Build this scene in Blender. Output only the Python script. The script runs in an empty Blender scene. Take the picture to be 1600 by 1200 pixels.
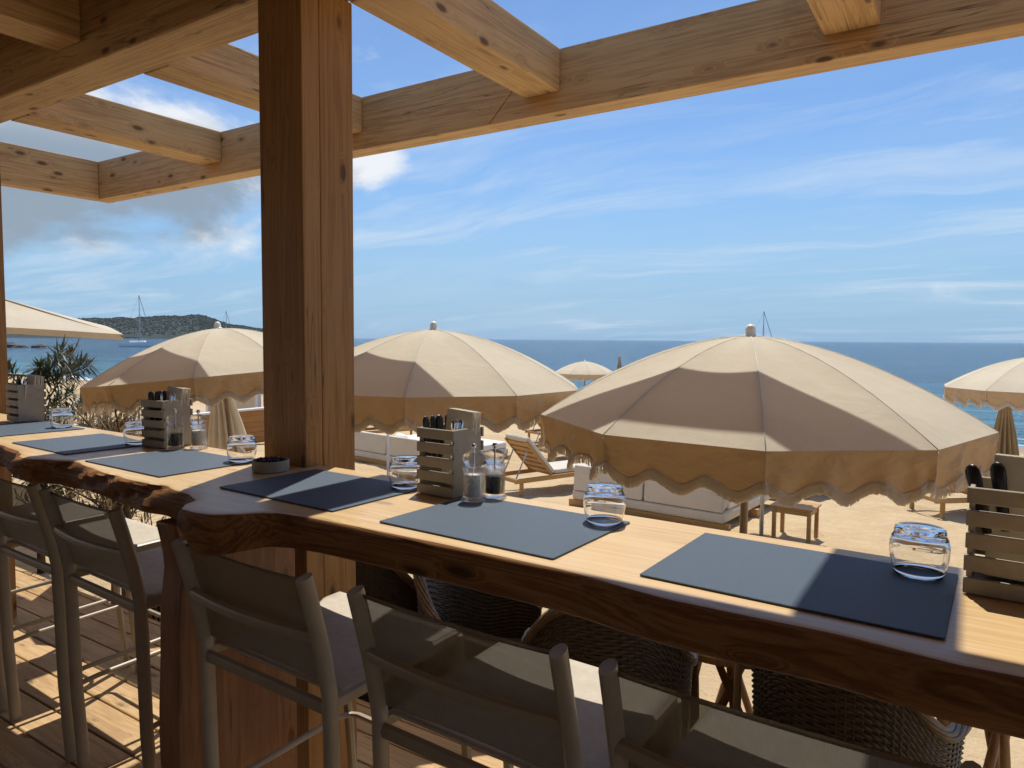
import bpy, math, random
from math import sin, cos, pi, radians, sqrt, atan2
from mathutils import Vector, Matrix, noise

random.seed(7)
R = random.uniform
scene = bpy.context.scene
C = scene.collection

# ------------------------------------------------------------------ camera
YAW, PITCH, ROLL, FPX = radians(32.8), radians(3.6), radians(0.41), 1110.0
fw = Vector((-sin(YAW) * cos(PITCH), cos(YAW) * cos(PITCH), -sin(PITCH)))
rt = Vector((cos(YAW), sin(YAW), 0))
up = rt.cross(fw)
r2 = cos(ROLL) * rt + sin(ROLL) * up
u2 = cos(ROLL) * up - sin(ROLL) * rt
cam_d = bpy.data.cameras.new('camera')
cam = bpy.data.objects.new('camera', cam_d)
C.objects.link(cam)
cam_d.sensor_width = 36.0
cam_d.lens = FPX / 1600 * 36.0
cam_d.clip_start = 0.02
cam_d.clip_end = 60000
m = Matrix((r2, u2, -fw)).transposed().to_4x4()
m.translation = Vector((0, 0, 1.5))
cam.matrix_world = m
scene.camera = cam

# ------------------------------------------------------------------ render settings
scene.render.engine = 'CYCLES'
scene.cycles.use_denoising = True
scene.cycles.max_bounces = 12
scene.cycles.diffuse_bounces = 5
scene.cycles.transmission_bounces = 10
scene.cycles.transparent_max_bounces = 16
scene.cycles.sample_clamp_indirect = 6.0
scene.cycles.blur_glossy = 0.8
scene.view_settings.view_transform = 'Standard'
scene.view_settings.look = 'None'
scene.view_settings.gamma = 1.0
scene.view_settings.use_curve_mapping = False
scene.view_settings.exposure = 0.04

# ------------------------------------------------------------------ node helper
class NT:
    def __init__(s, nt):
        s.nt = nt
    def n(s, typ, ins=None, **kw):
        nd = s.nt.nodes.new(typ)
        for k, v in kw.items():
            setattr(nd, k, v)
        for k, v in (ins or {}).items():
            s.set(nd.inputs[k], v)
        return nd
    def set(s, sock, v):
        if hasattr(v, 'is_output'):
            s.nt.links.new(v, sock)
        elif hasattr(v, 'outputs'):
            s.nt.links.new(v.outputs[0], sock)
        else:
            if sock.type == 'RGBA' and len(v) == 3:
                v = (*v, 1)
            sock.default_value = v
    def math(s, op, a, b=0.0, c=0.0, clamp=False):
        nd = s.n('ShaderNodeMath', {0: a, 1: b, 2: c}, operation=op)
        nd.use_clamp = clamp
        return nd.outputs[0]
    def vmath(s, op, a, b=(0, 0, 0)):
        nd = s.n('ShaderNodeVectorMath', {0: a, 1: b}, operation=op)
        return nd.outputs['Value'] if op in ('DOT_PRODUCT', 'LENGTH', 'DISTANCE') else nd.outputs[0]
    def ramp(s, fac, stops, interp='LINEAR'):
        nd = s.n('ShaderNodeValToRGB', {0: fac})
        cr = nd.color_ramp
        cr.interpolation = interp
        while len(cr.elements) < len(stops):
            cr.elements.new(0.5)
        for e, (p, c) in zip(cr.elements, stops):
            e.position = p
            e.color = (*c, 1) if hasattr(c, '__len__') else (c, c, c, 1)
        return nd.outputs[0]
    def mix(s, fac, a, b, blend='MIX'):
        nd = s.n('ShaderNodeMix', data_type='RGBA', blend_type=blend)
        s.set(nd.inputs[0], fac); s.set(nd.inputs[6], a); s.set(nd.inputs[7], b)
        return nd.outputs[2]
    def noise(s, vec, scale, detail=4, rough=0.55, dist=0.0, out=0):
        nd = s.n('ShaderNodeTexNoise', {'Scale': scale, 'Detail': detail, 'Roughness': rough, 'Distortion': dist})
        if vec is not None:
            s.set(nd.inputs['Vector'], vec)
        return nd.outputs[out]
    def mapping(s, vec, scale=(1, 1, 1), rot=(0, 0, 0), loc=(0, 0, 0)):
        return s.n('ShaderNodeMapping', {'Vector': vec, 'Scale': scale, 'Rotation': rot, 'Location': loc}).outputs[0]
    def smooth(s, v, a, b):
        nd = s.n('ShaderNodeMapRange', {0: v, 1: a, 2: b, 3: 0.0, 4: 1.0})
        nd.interpolation_type = 'SMOOTHSTEP'
        return nd.outputs[0]

# ------------------------------------------------------------------ world: sky with clouds
SUN_T = Vector((0.185, -0.41, -1.0)).normalized()      # direction the light travels
el = math.asin(-SUN_T.z)
world = bpy.data.worlds.new('World')
scene.world = world
world.use_nodes = True
w = NT(world.node_tree)
world.node_tree.nodes.clear()
sky = w.n('ShaderNodeTexSky', sky_type='NISHITA')
sky.sun_disc = False
sky.sun_elevation = el
sky.sun_rotation = -atan2(0.185, 0.41)
sky.air_density = 1.0
sky.dust_density = 0.3
sky.ozone_density = 2.2
SKY = 0.10
d = w.vmath('NORMALIZE', w.n('ShaderNodeTexCoord').outputs['Generated'])
sep = w.n('ShaderNodeSeparateXYZ', {0: d})
dz = w.math('MAXIMUM', sep.outputs[2], 0.0)
den = w.math('ADD', dz, 0.12)
pl = w.n('ShaderNodeCombineXYZ', {0: w.math('DIVIDE', sep.outputs[0], den), 1: w.math('DIVIDE', sep.outputs[1], den), 2: 0.0}).outputs[0]
# high thin cirrus, drawn out in streaks
warp = w.noise(pl, 0.55, 3, 0.5, 0, 1)
pw = w.vmath('ADD', pl, w.vmath('MULTIPLY', warp, (1.1, 1.1, 0)))
ci = w.noise(w.mapping(pw, (0.55, 1.9, 1), (0, 0, radians(24)), (3.1, 1.7, 0)), 1.0, 9, 0.62, 0.35)
cov = w.noise(pl, 0.33, 3, 0.5)
cirrus = w.math('MULTIPLY', w.smooth(ci, 0.42, 0.74), w.smooth(cov, 0.30, 0.56), clamp=True)
veil = w.math('MULTIPLY', w.smooth(w.noise(w.mapping(pw, (0.2, 0.6, 1), (0, 0, radians(15))), 1.0, 5, 0.6), 0.35, 0.75), 0.30)
thin = w.math('MAXIMUM', w.math('MULTIPLY', cirrus, 0.85), veil)
# cumulus bank to the left over the headland, and scattered small puffs
def bank(dirv, inner, outer):
    dv = Vector(dirv).normalized()
    dd = w.vmath('MULTIPLY', w.vmath('SUBTRACT', d, tuple(dv)), (1.0, 1.0, 1.9))
    return w.math('SUBTRACT', 1.0, w.smooth(w.vmath('LENGTH', dd), inner, outer))
def cum(vec):
    a = w.noise(w.vmath('MULTIPLY', vec, (1, 1, 1.7)), 5.2, 10, 0.58, 0.25)
    return a
dens = cum(d)
dens_up = cum(w.vmath('ADD', d, (-0.004, 0.012, 0.05)))
b1 = bank((-0.90, 0.42, 0.19), 0.10, 0.36)
b2 = bank((-0.70, 0.67, 0.235), 0.02, 0.13)
bias = w.math('MAXIMUM', b1, w.math('MULTIPLY', b2, 0.75))
cd = w.math('ADD', w.math('SUBTRACT', dens, 0.66), w.math('MULTIPLY', bias, 0.42))
cdu = w.math('ADD', w.math('SUBTRACT', dens_up, 0.66), w.math('MULTIPLY', b1, 0.42))
puff = w.math('MULTIPLY', w.smooth(cd, -0.02, 0.17), 0.94)
grey = w.math('MULTIPLY', w.smooth(cdu, 0.0, 0.20), w.math('SUBTRACT', 1.0, w.math('MULTIPLY', w.smooth(sep.outputs[2], 0.21, 0.30), 0.85)))
lowfade = w.smooth(w.math('ADD', sep.outputs[2], w.math('MULTIPLY', w.math('SUBTRACT', dens, 0.5), 0.25)), 0.06, 0.13)
puff = w.math('MULTIPLY', puff, lowfade)
ccol = w.mix(grey, (8.8, 9.0, 9.3), (2.9, 3.6, 4.4))
skyc = w.mix(1.0, sky.outputs[0], (0.86, 1.08, 1.30), 'MULTIPLY')
hz = w.math('SUBTRACT', 1.0, w.smooth(sep.outputs[2], -0.02, 0.30))
skyc = w.mix(w.math('MULTIPLY', hz, 0.90), skyc, (2.75, 4.75, 7.1))
skyc = w.mix(w.math('MULTIPLY', thin, 0.80), skyc, (6.6, 7.6, 8.8))
skyc = w.mix(puff, skyc, ccol)
bg = w.n('ShaderNodeBackground', {'Color': skyc, 'Strength': SKY})
w.n('ShaderNodeOutputWorld', {0: bg})

# ------------------------------------------------------------------ sun
sun_d = bpy.data.lights.new('sun', 'SUN')
sun_d.energy = 4.6
sun_d.angle = radians(0.53)
sun_d.color = (1.0, 0.945, 0.86)
sun = bpy.data.objects.new('sun', sun_d)
C.objects.link(sun)
sun.rotation_euler = SUN_T.to_track_quat('-Z', 'Y').to_euler()
sun.location = (-4, 10, 20)

# ------------------------------------------------------------------ mesh builder
class MB:
    def __init__(s):
        s.v = []; s.f = []; s.m = []
    def add(s, vs, fs, mi=0):
        o = len(s.v)
        s.v += [tuple(q) for q in vs]
        s.f += [tuple(i + o for i in q) for q in fs]
        s.m += [mi] * len(fs)
        return s
    def box(s, lo, hi, M=None, mi=0):
        x0, y0, z0 = lo; x1, y1, z1 = hi
        vs = [Vector(q) for q in ((x0, y0, z0), (x1, y0, z0), (x1, y1, z0), (x0, y1, z0), (x0, y0, z1), (x1, y0, z1), (x1, y1, z1), (x0, y1, z1))]
        if M is not None:
            vs = [M @ q for q in vs]
        return s.add(vs, [(0, 3, 2, 1), (4, 5, 6, 7), (0, 1, 5, 4), (1, 2, 6, 5), (2, 3, 7, 6), (3, 0, 4, 7)], mi)
    def prism(s, poly, z0, z1, M=None, mi=0):
        n = len(poly)
        vs = [Vector((x, y, z0)) for x, y in poly] + [Vector((x, y, z1)) for x, y in poly]
        if M is not None:
            vs = [M @ q for q in vs]
        fs = [tuple(range(n - 1, -1, -1)), tuple(range(n, 2 * n))] + [(i, (i + 1) % n, n + (i + 1) % n, n + i) for i in range(n)]
        return s.add(vs, fs, mi)
    def tube(s, path, rad, n=8, caps=True, sx=1.0, mi=0, upv=None):
        P = [Vector(p) for p in path]
        k = len(P)
        rs = rad if hasattr(rad, '__len__') else [rad] * k
        ref = Vector(upv) if upv else None
        vs = []
        nrm = None
        for i, p in enumerate(P):
            t = (P[min(i + 1, k - 1)] - P[max(i - 1, 0)]).normalized()
            if nrm is None:
                a = ref if ref is not None else (Vector((0, 0, 1)) if abs(t.z) < 0.9 else Vector((1, 0, 0)))
                nrm = (a - t * a.dot(t)).normalized()
            else:
                nrm = (nrm - t * nrm.dot(t)).normalized()
            b = t.cross(nrm)
            for j in range(n):
                an = 2 * pi * j / n
                vs.append(p + rs[i] * (cos(an) * nrm * sx + sin(an) * b))
        fs = []
        for i in range(k - 1):
            for j in range(n):
                j2 = (j + 1) % n
                fs.append((i * n + j, i * n + j2, (i + 1) * n + j2, (i + 1) * n + j))
        if caps:
            fs.append(tuple(range(n - 1, -1, -1)))
            fs.append(tuple((k - 1) * n + j for j in range(n)))
        return s.add(vs, fs, mi)
    def lathe(s, prof, n=32, c=(0, 0, 0), mi=0, close=False):
        vs = []; fs = []
        k = len(prof)
        for r, z in prof:
            for j in range(n):
                a = 2 * pi * j / n
                vs.append((c[0] + r * cos(a), c[1] + r * sin(a), c[2] + z))
        rng = k if close else k - 1
        for i in range(rng):
            i2 = (i + 1) % k
            for j in range(n):
                j2 = (j + 1) % n
                fs.append((i * n + j, i * n + j2, i2 * n + j2, i2 * n + j))
        return s.add(vs, fs, mi)
    def grid(s, fn, nu, nv, mi=0, flip=False):
        vs = [fn(i / nu, j / nv) for i in range(nu + 1) for j in range(nv + 1)]
        fs = []
        for i in range(nu):
            for j in range(nv):
                a = i * (nv + 1) + j
                q = (a, a + nv + 1, a + nv + 2, a + 1)
                fs.append(q[::-1] if flip else q)
        return s.add(vs, fs, mi)
    def mesh(s, name, mats, smooth=False):
        me = bpy.data.meshes.new(name)
        me.from_pydata([tuple(q) for q in s.v], [], s.f)
        for mt in (mats if isinstance(mats, (list, tuple)) else [mats]):
            me.materials.append(mt)
        if any(s.m):
            me.polygons.foreach_set('material_index', s.m)
        if smooth:
            me.polygons.foreach_set('use_smooth', [True] * len(me.polygons))
        me.update()
        return me
    def build(s, name, mats, parent=None, smooth=False, bevel=0.0, seg=2, loc=None, rot=None, angle=None):
        return put(name, s.mesh(name, mats, smooth), parent, loc, rot, bevel, seg, angle)

def put(name, me, parent=None, loc=None, rot=None, bevel=0.0, seg=2, angle=None):
    o = bpy.data.objects.new(name, me)
    C.objects.link(o)
    if parent is not None:
        o.parent = parent
    if loc is not None:
        o.location = loc
    if rot is not None:
        o.rotation_euler = rot
    if bevel:
        b = o.modifiers.new('bevel', 'BEVEL')
        b.width = bevel; b.segments = seg; b.limit_method = 'ANGLE'; b.angle_limit = radians(40)
    if angle:
        try:
            o.data.set_sharp_from_angle(angle=radians(angle))
        except Exception:
            pass
    return o

def tag(o, label=None, cat=None, group=None, kind=None):
    for k, v in (('label', label), ('category', cat), ('group', group), ('kind', kind)):
        if v:
            o[k] = v
    return o

def thing(name, label, cat, loc=(0, 0, 0), rotz=0.0, group=None, rot=None):
    o = bpy.data.objects.new(name, None)
    C.objects.link(o)
    o.empty_display_size = 0.1
    o.location = loc
    o.rotation_euler = rot if rot else (0, 0, rotz)
    return tag(o, label, cat, group)

def copy_tree(o, parent=None):
    c = o.copy()
    C.objects.link(c)
    c.parent = parent
    for ch in list(o.children):
        copy_tree(ch, c)
    return c

def again(o, label, loc, rotz=None, rot=None, scale=None):
    c = copy_tree(o)
    c['label'] = label
    c.location = loc
    if rotz is not None:
        c.rotation_euler = (0, 0, rotz)
    if rot is not None:
        c.rotation_euler = rot
    if scale:
        c.scale = (scale,) * 3
    return c

# ------------------------------------------------------------------ materials
def new_mat(name):
    mt = bpy.data.materials.new(name)
    mt.use_nodes = True
    mt.node_tree.nodes.clear()
    return mt, NT(mt.node_tree)

def finish(t, sh, disp=None):
    t.n('ShaderNodeOutputMaterial', {0: sh})

def principled(t, **ins):
    nd = t.n('ShaderNodeBsdfPrincipled')
    for k, v in ins.items():
        t.set(nd.inputs[k.replace('_', ' ')], v)
    return nd

def simple(name, col, rough=0.5, var=0.12, scale=14, bump=0.15, bscale=60, metal=0.0, spec=0.5, rvar=0.1):
    mt, t = new_mat(name)
    co = t.n('ShaderNodeTexCoord').outputs['Object']
    rnd = t.n('ShaderNodeObjectInfo').outputs['Random']
    co = t.vmath('ADD', co, t.n('ShaderNodeCombineXYZ', {0: t.math('MULTIPLY', rnd, 31.0), 1: t.math('MULTIPLY', rnd, 17.0), 2: rnd}).outputs[0])
    nz = t.noise(co, scale, 6, 0.6)
    c2 = tuple(x * (1 - var * 1.6) for x in col)
    c1 = tuple(min(1, x * (1 + var)) for x in col)
    cc = t.ramp(nz, [(0.3, c2), (0.7, c1)])
    fine = t.noise(co, bscale, 4, 0.6)
    bp = t.n('ShaderNodeBump', {'Strength': bump, 'Distance': 0.01, 'Height': fine})
    ro = t.math('ADD', rough - rvar / 2, t.math('MULTIPLY', nz, rvar), clamp=True)
    p = principled(t, Base_Color=cc, Roughness=ro, Metallic=metal, Normal=bp)
    p.inputs['Specular IOR Level'].default_value = spec
    finish(t, p)
    return mt

def wood(name, axis, dark, mid, light, rough=0.55, knots=1.0, grain=26.0, coat=0.0, bump=0.2, along=0.7, spec=0.35, ring=0.34):
    mt, t = new_mat(name)
    co = t.n('ShaderNodeTexCoord').outputs['Object']
    rnd = t.n('ShaderNodeObjectInfo').outputs['Random']
    off = t.n('ShaderNodeCombineXYZ', {0: t.math('MULTIPLY', rnd, 41.0), 1: t.math('MULTIPLY', rnd, 23.0), 2: t.math('MULTIPLY', rnd, 13.0)}).outputs[0]
    co = t.vmath('ADD', co, off)
    sc = [grain] * 3; sc[axis] = along
    kn_s = [13.0] * 3; kn_s[axis] = 5.5
    # knots
    vor = t.n('ShaderNodeTexVoronoi', {'Vector': t.mapping(co, tuple(kn_s)), 'Scale': 1.0, 'Randomness': 1.0})
    kd = vor.outputs['Distance']
    sel = t.n('ShaderNodeSeparateColor', {0: vor.outputs['Color']}).outputs[0]
    on = t.math('GREATER_THAN', sel, 0.42)
    knot = t.math('MULTIPLY', t.math('SUBTRACT', 1.0, t.smooth(kd, 0.10, 0.22)), t.math('MULTIPLY', on, knots), clamp=True)
    halo = t.math('MULTIPLY', t.math('SUBTRACT', 1.0, t.smooth(kd, 0.05, 0.42)), t.math('MULTIPLY', on, knots * 0.9), clamp=True)
    base = t.mapping(co, tuple(sc))
    base = t.vmath('ADD', base, t.n('ShaderNodeCombineXYZ', {0: halo, 1: halo, 2: halo}).outputs[0])
    n1 = t.noise(base, 0.55, 5, 0.6, 0.9)
    wave = t.math('SINE', t.math('MULTIPLY', n1, 46.0))
    wave = t.math('ADD', 0.5, t.math('MULTIPLY', wave, 0.5))
    n2 = t.noise(base, 6.5, 8, 0.75)
    big = t.noise(co, 1.3, 4, 0.55)
    v = t.math('ADD', t.math('MULTIPLY', wave, ring * 0.45), t.math('MULTIPLY', n2, 0.75))
    v = t.math('ADD', v, t.math('MULTIPLY', t.math('SUBTRACT', big, 0.5), 0.5))
    col = t.ramp(v, [(0.16, dark), (0.5, mid), (0.84, light)])
    col = t.mix(t.math('MULTIPLY', halo, 0.28), col, dark)
    col = t.mix(t.math('MULTIPLY', knot, 0.85), col, tuple(x * 0.32 for x in dark))
    # long drying checks
    cs = [9.0] * 3; cs[axis] = 0.35
    ck = t.noise(t.mapping(co, tuple(cs), loc=(4.2, 1.1, 7.7)), 1.6, 3, 0.5)
    crack = t.math('SUBTRACT', 1.0, t.smooth(t.math('ABSOLUTE', t.math('SUBTRACT', ck, 0.5)), 0.0, 0.009))
    crack = t.math('MULTIPLY', crack, t.smooth(t.noise(co, 1.7, 2), 0.42, 0.56))
    col = t.mix(t.math('MULTIPLY', crack, 0.7 * min(1, knots)), col, tuple(x * 0.3 for x in dark))
    stn = t.math('MULTIPLY', t.smooth(t.noise(co, 2.1, 7, 0.68, 0.6), 0.60, 0.74), 0.38 * min(1, knots))
    col = t.mix(stn, col, tuple(x * 0.42 for x in mid))
    hgt = t.math('SUBTRACT', v, t.math('MULTIPLY', crack, 0.9))
    bp = t.n('ShaderNodeBump', {'Strength': bump, 'Distance': 0.004, 'Height': hgt})
    ro = t.math('ADD', rough, t.math('MULTIPLY', t.math('SUBTRACT', n2, 0.5), 0.25), clamp=True)
    p = principled(t, Base_Color=col, Roughness=ro, Normal=bp)
    p.inputs['Specular IOR Level'].default_value = spec
    if coat:
        p.inputs['Coat Weight'].default_value = coat
        p.inputs['Coat Roughness'].default_value = 0.22
    finish(t, p)
    return mt

def cloth(name, col, trans=0.35, weave=900, stain=0.1, bump=0.12, tint=(1.0, 0.82, 0.60)):
    mt, t = new_mat(name)
    co = t.n('ShaderNodeTexCoord').outputs['Object']
    nz = t.noise(co, 2.6, 6, 0.65)
    cc = t.ramp(nz, [(0.25, tuple(x * (1 - stain * 1.5) for x in col)), (0.6, col), (0.85, tuple(min(1, x * (1 + stain * 0.5)) for x in col))])
    fold = t.noise(t.mapping(co, (3, 3, 5)), 2.0, 4, 0.55, 0.4)
    fine = t.noise(co, weave, 2, 0.5)
    h = t.math('ADD', t.math('MULTIPLY', fold, 3.0), t.math('MULTIPLY', fine, 0.05))
    bp = t.n('ShaderNodeBump', {'Strength': bump, 'Distance': 0.03, 'Height': h})
    df = t.n('ShaderNodeBsdfDiffuse', {'Color': cc, 'Normal': bp})
    tl = t.n('ShaderNodeBsdfTranslucent', {'Color': t.mix(1.0, cc, tint, 'MULTIPLY'), 'Normal': bp})
    finish(t, t.n('ShaderNodeMixShader', {0: trans, 1: df, 2: tl}))
    return mt

def sling(name, col, through=0.2):
    mt, t = new_mat(name)
    co = t.n('ShaderNodeTexCoord').outputs['Object']
    rib = t.math('SINE', t.math('MULTIPLY', t.n('ShaderNodeSeparateXYZ', {0: co}).outputs[0], 1500.0))
    nz = t.noise(t.mapping(co, (40, 40, 40)), 1.0, 3)
    cc = t.ramp(nz, [(0.3, tuple(x * 0.9 for x in col)), (0.7, tuple(x * 1.06 for x in col))])
    bp = t.n('ShaderNodeBump', {'Strength': 0.25, 'Distance': 0.002, 'Height': rib})
    p = principled(t, Base_Color=cc, Roughness=0.6, Normal=bp)
    tr = t.n('ShaderNodeBsdfTransparent', {'Color': (1, 1, 1)})
    tl = t.n('ShaderNodeBsdfTranslucent', {'Color': cc})
    mx = t.n('ShaderNodeMixShader', {0: 0.12, 1: p, 2: tl})
    finish(t, t.n('ShaderNodeMixShader', {0: through, 1: mx, 2: tr}))
    return mt

def glassmat(name, col=(1.0, 1.0, 1.0), rough=0.0, ior=1.5, clear=0.0):
    mt, t = new_mat(name)
    g = t.n('ShaderNodeBsdfGlass', {'Color': col, 'Roughness': rough, 'IOR': ior})
    finish(t, t.n('ShaderNodeMixShader', {0: clear, 1: g, 2: t.n('ShaderNodeBsdfTransparent', {'Color': (1, 1, 1)})}))
    return mt

BEAM_D, BEAM_M, BEAM_L = (0.30, 0.155, 0.058), (0.61, 0.385, 0.17), (0.73, 0.52, 0.27)
M = {}
M['beam_x'] = wood('beam_timber_x', 0, BEAM_D, BEAM_M, BEAM_L, 0.6, 1.0)
M['beam_y'] = wood('beam_timber_y', 1, BEAM_D, BEAM_M, BEAM_L, 0.6, 1.0)
M['post'] = wood('post_timber', 2, (0.20, 0.08, 0.02), (0.42, 0.215, 0.07), (0.53, 0.31, 0.12), 0.55, 0.9)
M['roof'] = wood('roof_board_wood', 0, (0.12, 0.06, 0.025), (0.24, 0.13, 0.06), (0.32, 0.19, 0.09), 0.6, 0.8)
M['top'] = wood('counter_top_wood', 0, (0.52, 0.325, 0.14), (0.70, 0.49, 0.245), (0.77, 0.57, 0.315), 0.34, 0.55, grain=22.0, along=0.55, bump=0.06, spec=0.5, ring=0.3)
M['edge'] = wood('live_edge_wood', 0, (0.11, 0.04, 0.011), (0.25, 0.105, 0.032), (0.40, 0.205, 0.08), 0.6, 1.0, grain=22.0, along=1.0, bump=0.5, spec=0.25, ring=0.7)
M['legslab'] = wood('leg_slab_wood', 2, (0.17, 0.07, 0.028), (0.33, 0.15, 0.062), (0.42, 0.22, 0.10), 0.45, 0.6, grain=9.0)
M['deck'] = wood('deck_wood', 0, (0.29, 0.165, 0.07), (0.52, 0.345, 0.165), (0.63, 0.45, 0.24), 0.6, 0.8, grain=14)
M['teak'] = wood('teak', 0, (0.29, 0.145, 0.045), (0.49, 0.275, 0.095), (0.60, 0.375, 0.155), 0.5, 0.2)
M['wallwood'] = wood('wall_plank_wood', 1, (0.24, 0.10, 0.025), (0.40, 0.185, 0.05), (0.48, 0.24, 0.075), 0.55, 0.4)
M['drift'] = wood('driftwood', 2, (0.26, 0.14, 0.06), (0.42, 0.25, 0.12), (0.52, 0.34, 0.18), 0.7, 0.2)
M['crate'] = simple('greige_paint', (0.40, 0.345, 0.265), 0.55, 0.08, 30, 0.12, 90)
M['frame'] = simple('taupe_aluminium', (0.40, 0.325, 0.22), 0.42, 0.05, 20, 0.05, 400)
M['sling'] = sling('taupe_sling', (0.29, 0.225, 0.135), 0.11)
M['seat'] = sling('pale_seat_sling', (0.64, 0.565, 0.44), 0.03)
M['mat'] = simple('slate_felt', (0.074, 0.110, 0.152), 0.5, 0.2, 520, 0.4, 800, spec=0.36)
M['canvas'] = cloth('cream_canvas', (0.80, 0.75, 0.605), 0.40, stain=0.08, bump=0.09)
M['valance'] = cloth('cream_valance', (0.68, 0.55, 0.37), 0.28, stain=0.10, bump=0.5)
M['fringe'] = cloth('cotton_fringe', (0.94, 0.91, 0.85), 0.6, tint=(1.0, 0.97, 0.92))
M['seam'] = simple('canvas_seam', (0.72, 0.64, 0.52), 0.8)
M['cushion'] = cloth('outdoor_cushion', (0.62, 0.56, 0.47), 0.0, stain=0.06, bump=0.3)
M['whitecush'] = cloth('white_mattress', (0.80, 0.77, 0.70), 0.0, stain=0.04, bump=0.3)
M['darkcloth'] = cloth('taupe_striped_cloth', (0.42, 0.34, 0.25), 0.15, stain=0.2)
M['white'] = simple('white_paint', (0.78, 0.76, 0.72), 0.4, 0.04)
M['pole'] = simple('bronze_pole', (0.30, 0.22, 0.14), 0.35, 0.1)
M['steel'] = simple('grey_steel_pole', (0.42, 0.42, 0.42), 0.3, 0.06, metal=0.9)
M['chrome'] = simple('polished_steel', (0.75, 0.75, 0.76), 0.12, 0.02, metal=1.0, bump=0.02)
M['black'] = simple('black_handle', (0.022, 0.021, 0.022), 0.3, 0.1)
M['paper'] = simple('cream_paper', (0.76, 0.68, 0.54), 0.75, 0.03)
M['glass'] = glassmat('clear_glass')
M['acrylic'] = glassmat('clear_acrylic', (0.985, 0.985, 0.98), 0.0, 1.45, 0.35)
M['salt'] = simple('salt_grains', (0.85, 0.84, 0.82), 0.6, 0.08, 200, 1.0, 260)
M['pepper'] = simple('peppercorns', (0.035, 0.024, 0.018), 0.5, 0.5, 260, 1.0, 260)
M['bowl'] = simple('stone_dish', (0.36, 0.31, 0.25), 0.7, 0.15)
M['berry'] = simple('dark_pebble', (0.016, 0.018, 0.026), 0.3, 0.3)
M['cotton'] = simple('white_towel', (0.80, 0.79, 0.76), 0.9, 0.06, 60, 0.8, 120)
M['wicker'] = simple('dark_wicker', (0.075, 0.05, 0.031), 0.42, 0.3, 30, 0.3, 200)
M['wrim'] = simple('wicker_rim', (0.16, 0.105, 0.062), 0.42, 0.3, 40, 0.3, 200)
M['darkpad'] = simple('dark_seat_pad', (0.03, 0.027, 0.025), 0.8)
M['rock'] = simple('rock', (0.10, 0.085, 0.07), 0.85, 0.3, 3, 0.6, 6)
M['reed'] = simple('reed', (0.34, 0.22, 0.11), 0.6, 0.3, 20)
M['hull'] = simple('white_hull', (0.9, 0.9, 0.9), 0.3, 0.03)
M['hullblue'] = simple('navy_stripe', (0.03, 0.05, 0.10), 0.4, 0.03)
M['rope'] = simple('dark_cable', (0.06, 0.055, 0.05), 0.6, 0.2)

def leafmat(name, c1, c2, trans=0.3):
    mt, t = new_mat(name)
    rnd = t.noise(t.n('ShaderNodeTexCoord').outputs['Object'], 9.0, 3)
    cc = t.ramp(rnd, [(0.3, c1), (0.7, c2)])
    p = principled(t, Base_Color=cc, Roughness=0.5)
    tl = t.n('ShaderNodeBsdfTranslucent', {'Color': cc})
    finish(t, t.n('ShaderNodeMixShader', {0: trans, 1: p, 2: tl}))
    return mt
M['leaf'] = leafmat('green_leaf', (0.035, 0.05, 0.018), (0.11, 0.115, 0.05))
M['dry'] = leafmat('dry_leaf', (0.16, 0.10, 0.045), (0.34, 0.25, 0.13))
M['darkgrass'] = leafmat('dark_grass', (0.02, 0.025, 0.012), (0.06, 0.06, 0.03))
M['bark'] = simple('bark', (0.13, 0.085, 0.05), 0.85, 0.3, 20, 0.6, 50)

def sandmat():
    mt, t = new_mat('beach_sand')
    co = t.n('ShaderNodeTexCoord').outputs['Object']
    a = t.noise(co, 0.35, 5, 0.6)
    b = t.noise(co, 2.6, 8, 0.65)
    cc = t.ramp(t.math('ADD', t.math('MULTIPLY', a, 0.5), t.math('MULTIPLY', b, 0.5)), [(0.3, (0.45, 0.315, 0.172)), (0.52, (0.56, 0.415, 0.24)), (0.72, (0.65, 0.50, 0.305))])
    vo = t.n('ShaderNodeTexVoronoi', {'Vector': t.mapping(co, (1.6, 2.3, 1)), 'Scale': 1.0})
    deb = t.noise(t.mapping(co, (2.2, 7, 1), (0, 0, 0.25)), 4.0, 6, 0.72)
    mask = t.math('MULTIPLY', t.smooth(deb, 0.60, 0.68), t.smooth(b, 0.42, 0.56))
    cc = t.mix(t.math('MULTIPLY', mask, 0.75), cc, (0.10, 0.065, 0.035))
    sepd = t.n('ShaderNodeSeparateXYZ', {0: co})
    wet = t.smooth(t.math('ADD', sepd.outputs[1], t.math('MULTIPLY', a, 3.0)), 23.6, 25.4)
    cc = t.mix(t.math('MULTIPLY', wet, 0.55), cc, (0.20, 0.14, 0.085))
    h = t.math('ADD', t.math('MULTIPLY', b, 1.0), t.math('MULTIPLY', t.noise(co, 14, 6, 0.7), 0.35))
    h = t.math('ADD', h, t.math('MULTIPLY', vo.outputs['Distance'], 0.5))
    bp = t.n('ShaderNodeBump', {'Strength': 0.9, 'Distance': 0.09, 'Height': h})
    p = principled(t, Base_Color=cc, Roughness=t.math('SUBTRACT', 0.95, t.math('MULTIPLY', wet, 0.5)), Normal=bp)
    p.inputs['Specular IOR Level'].default_value = 0.25
    finish(t, p)
    return mt
M['sand'] = sandmat()

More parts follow.
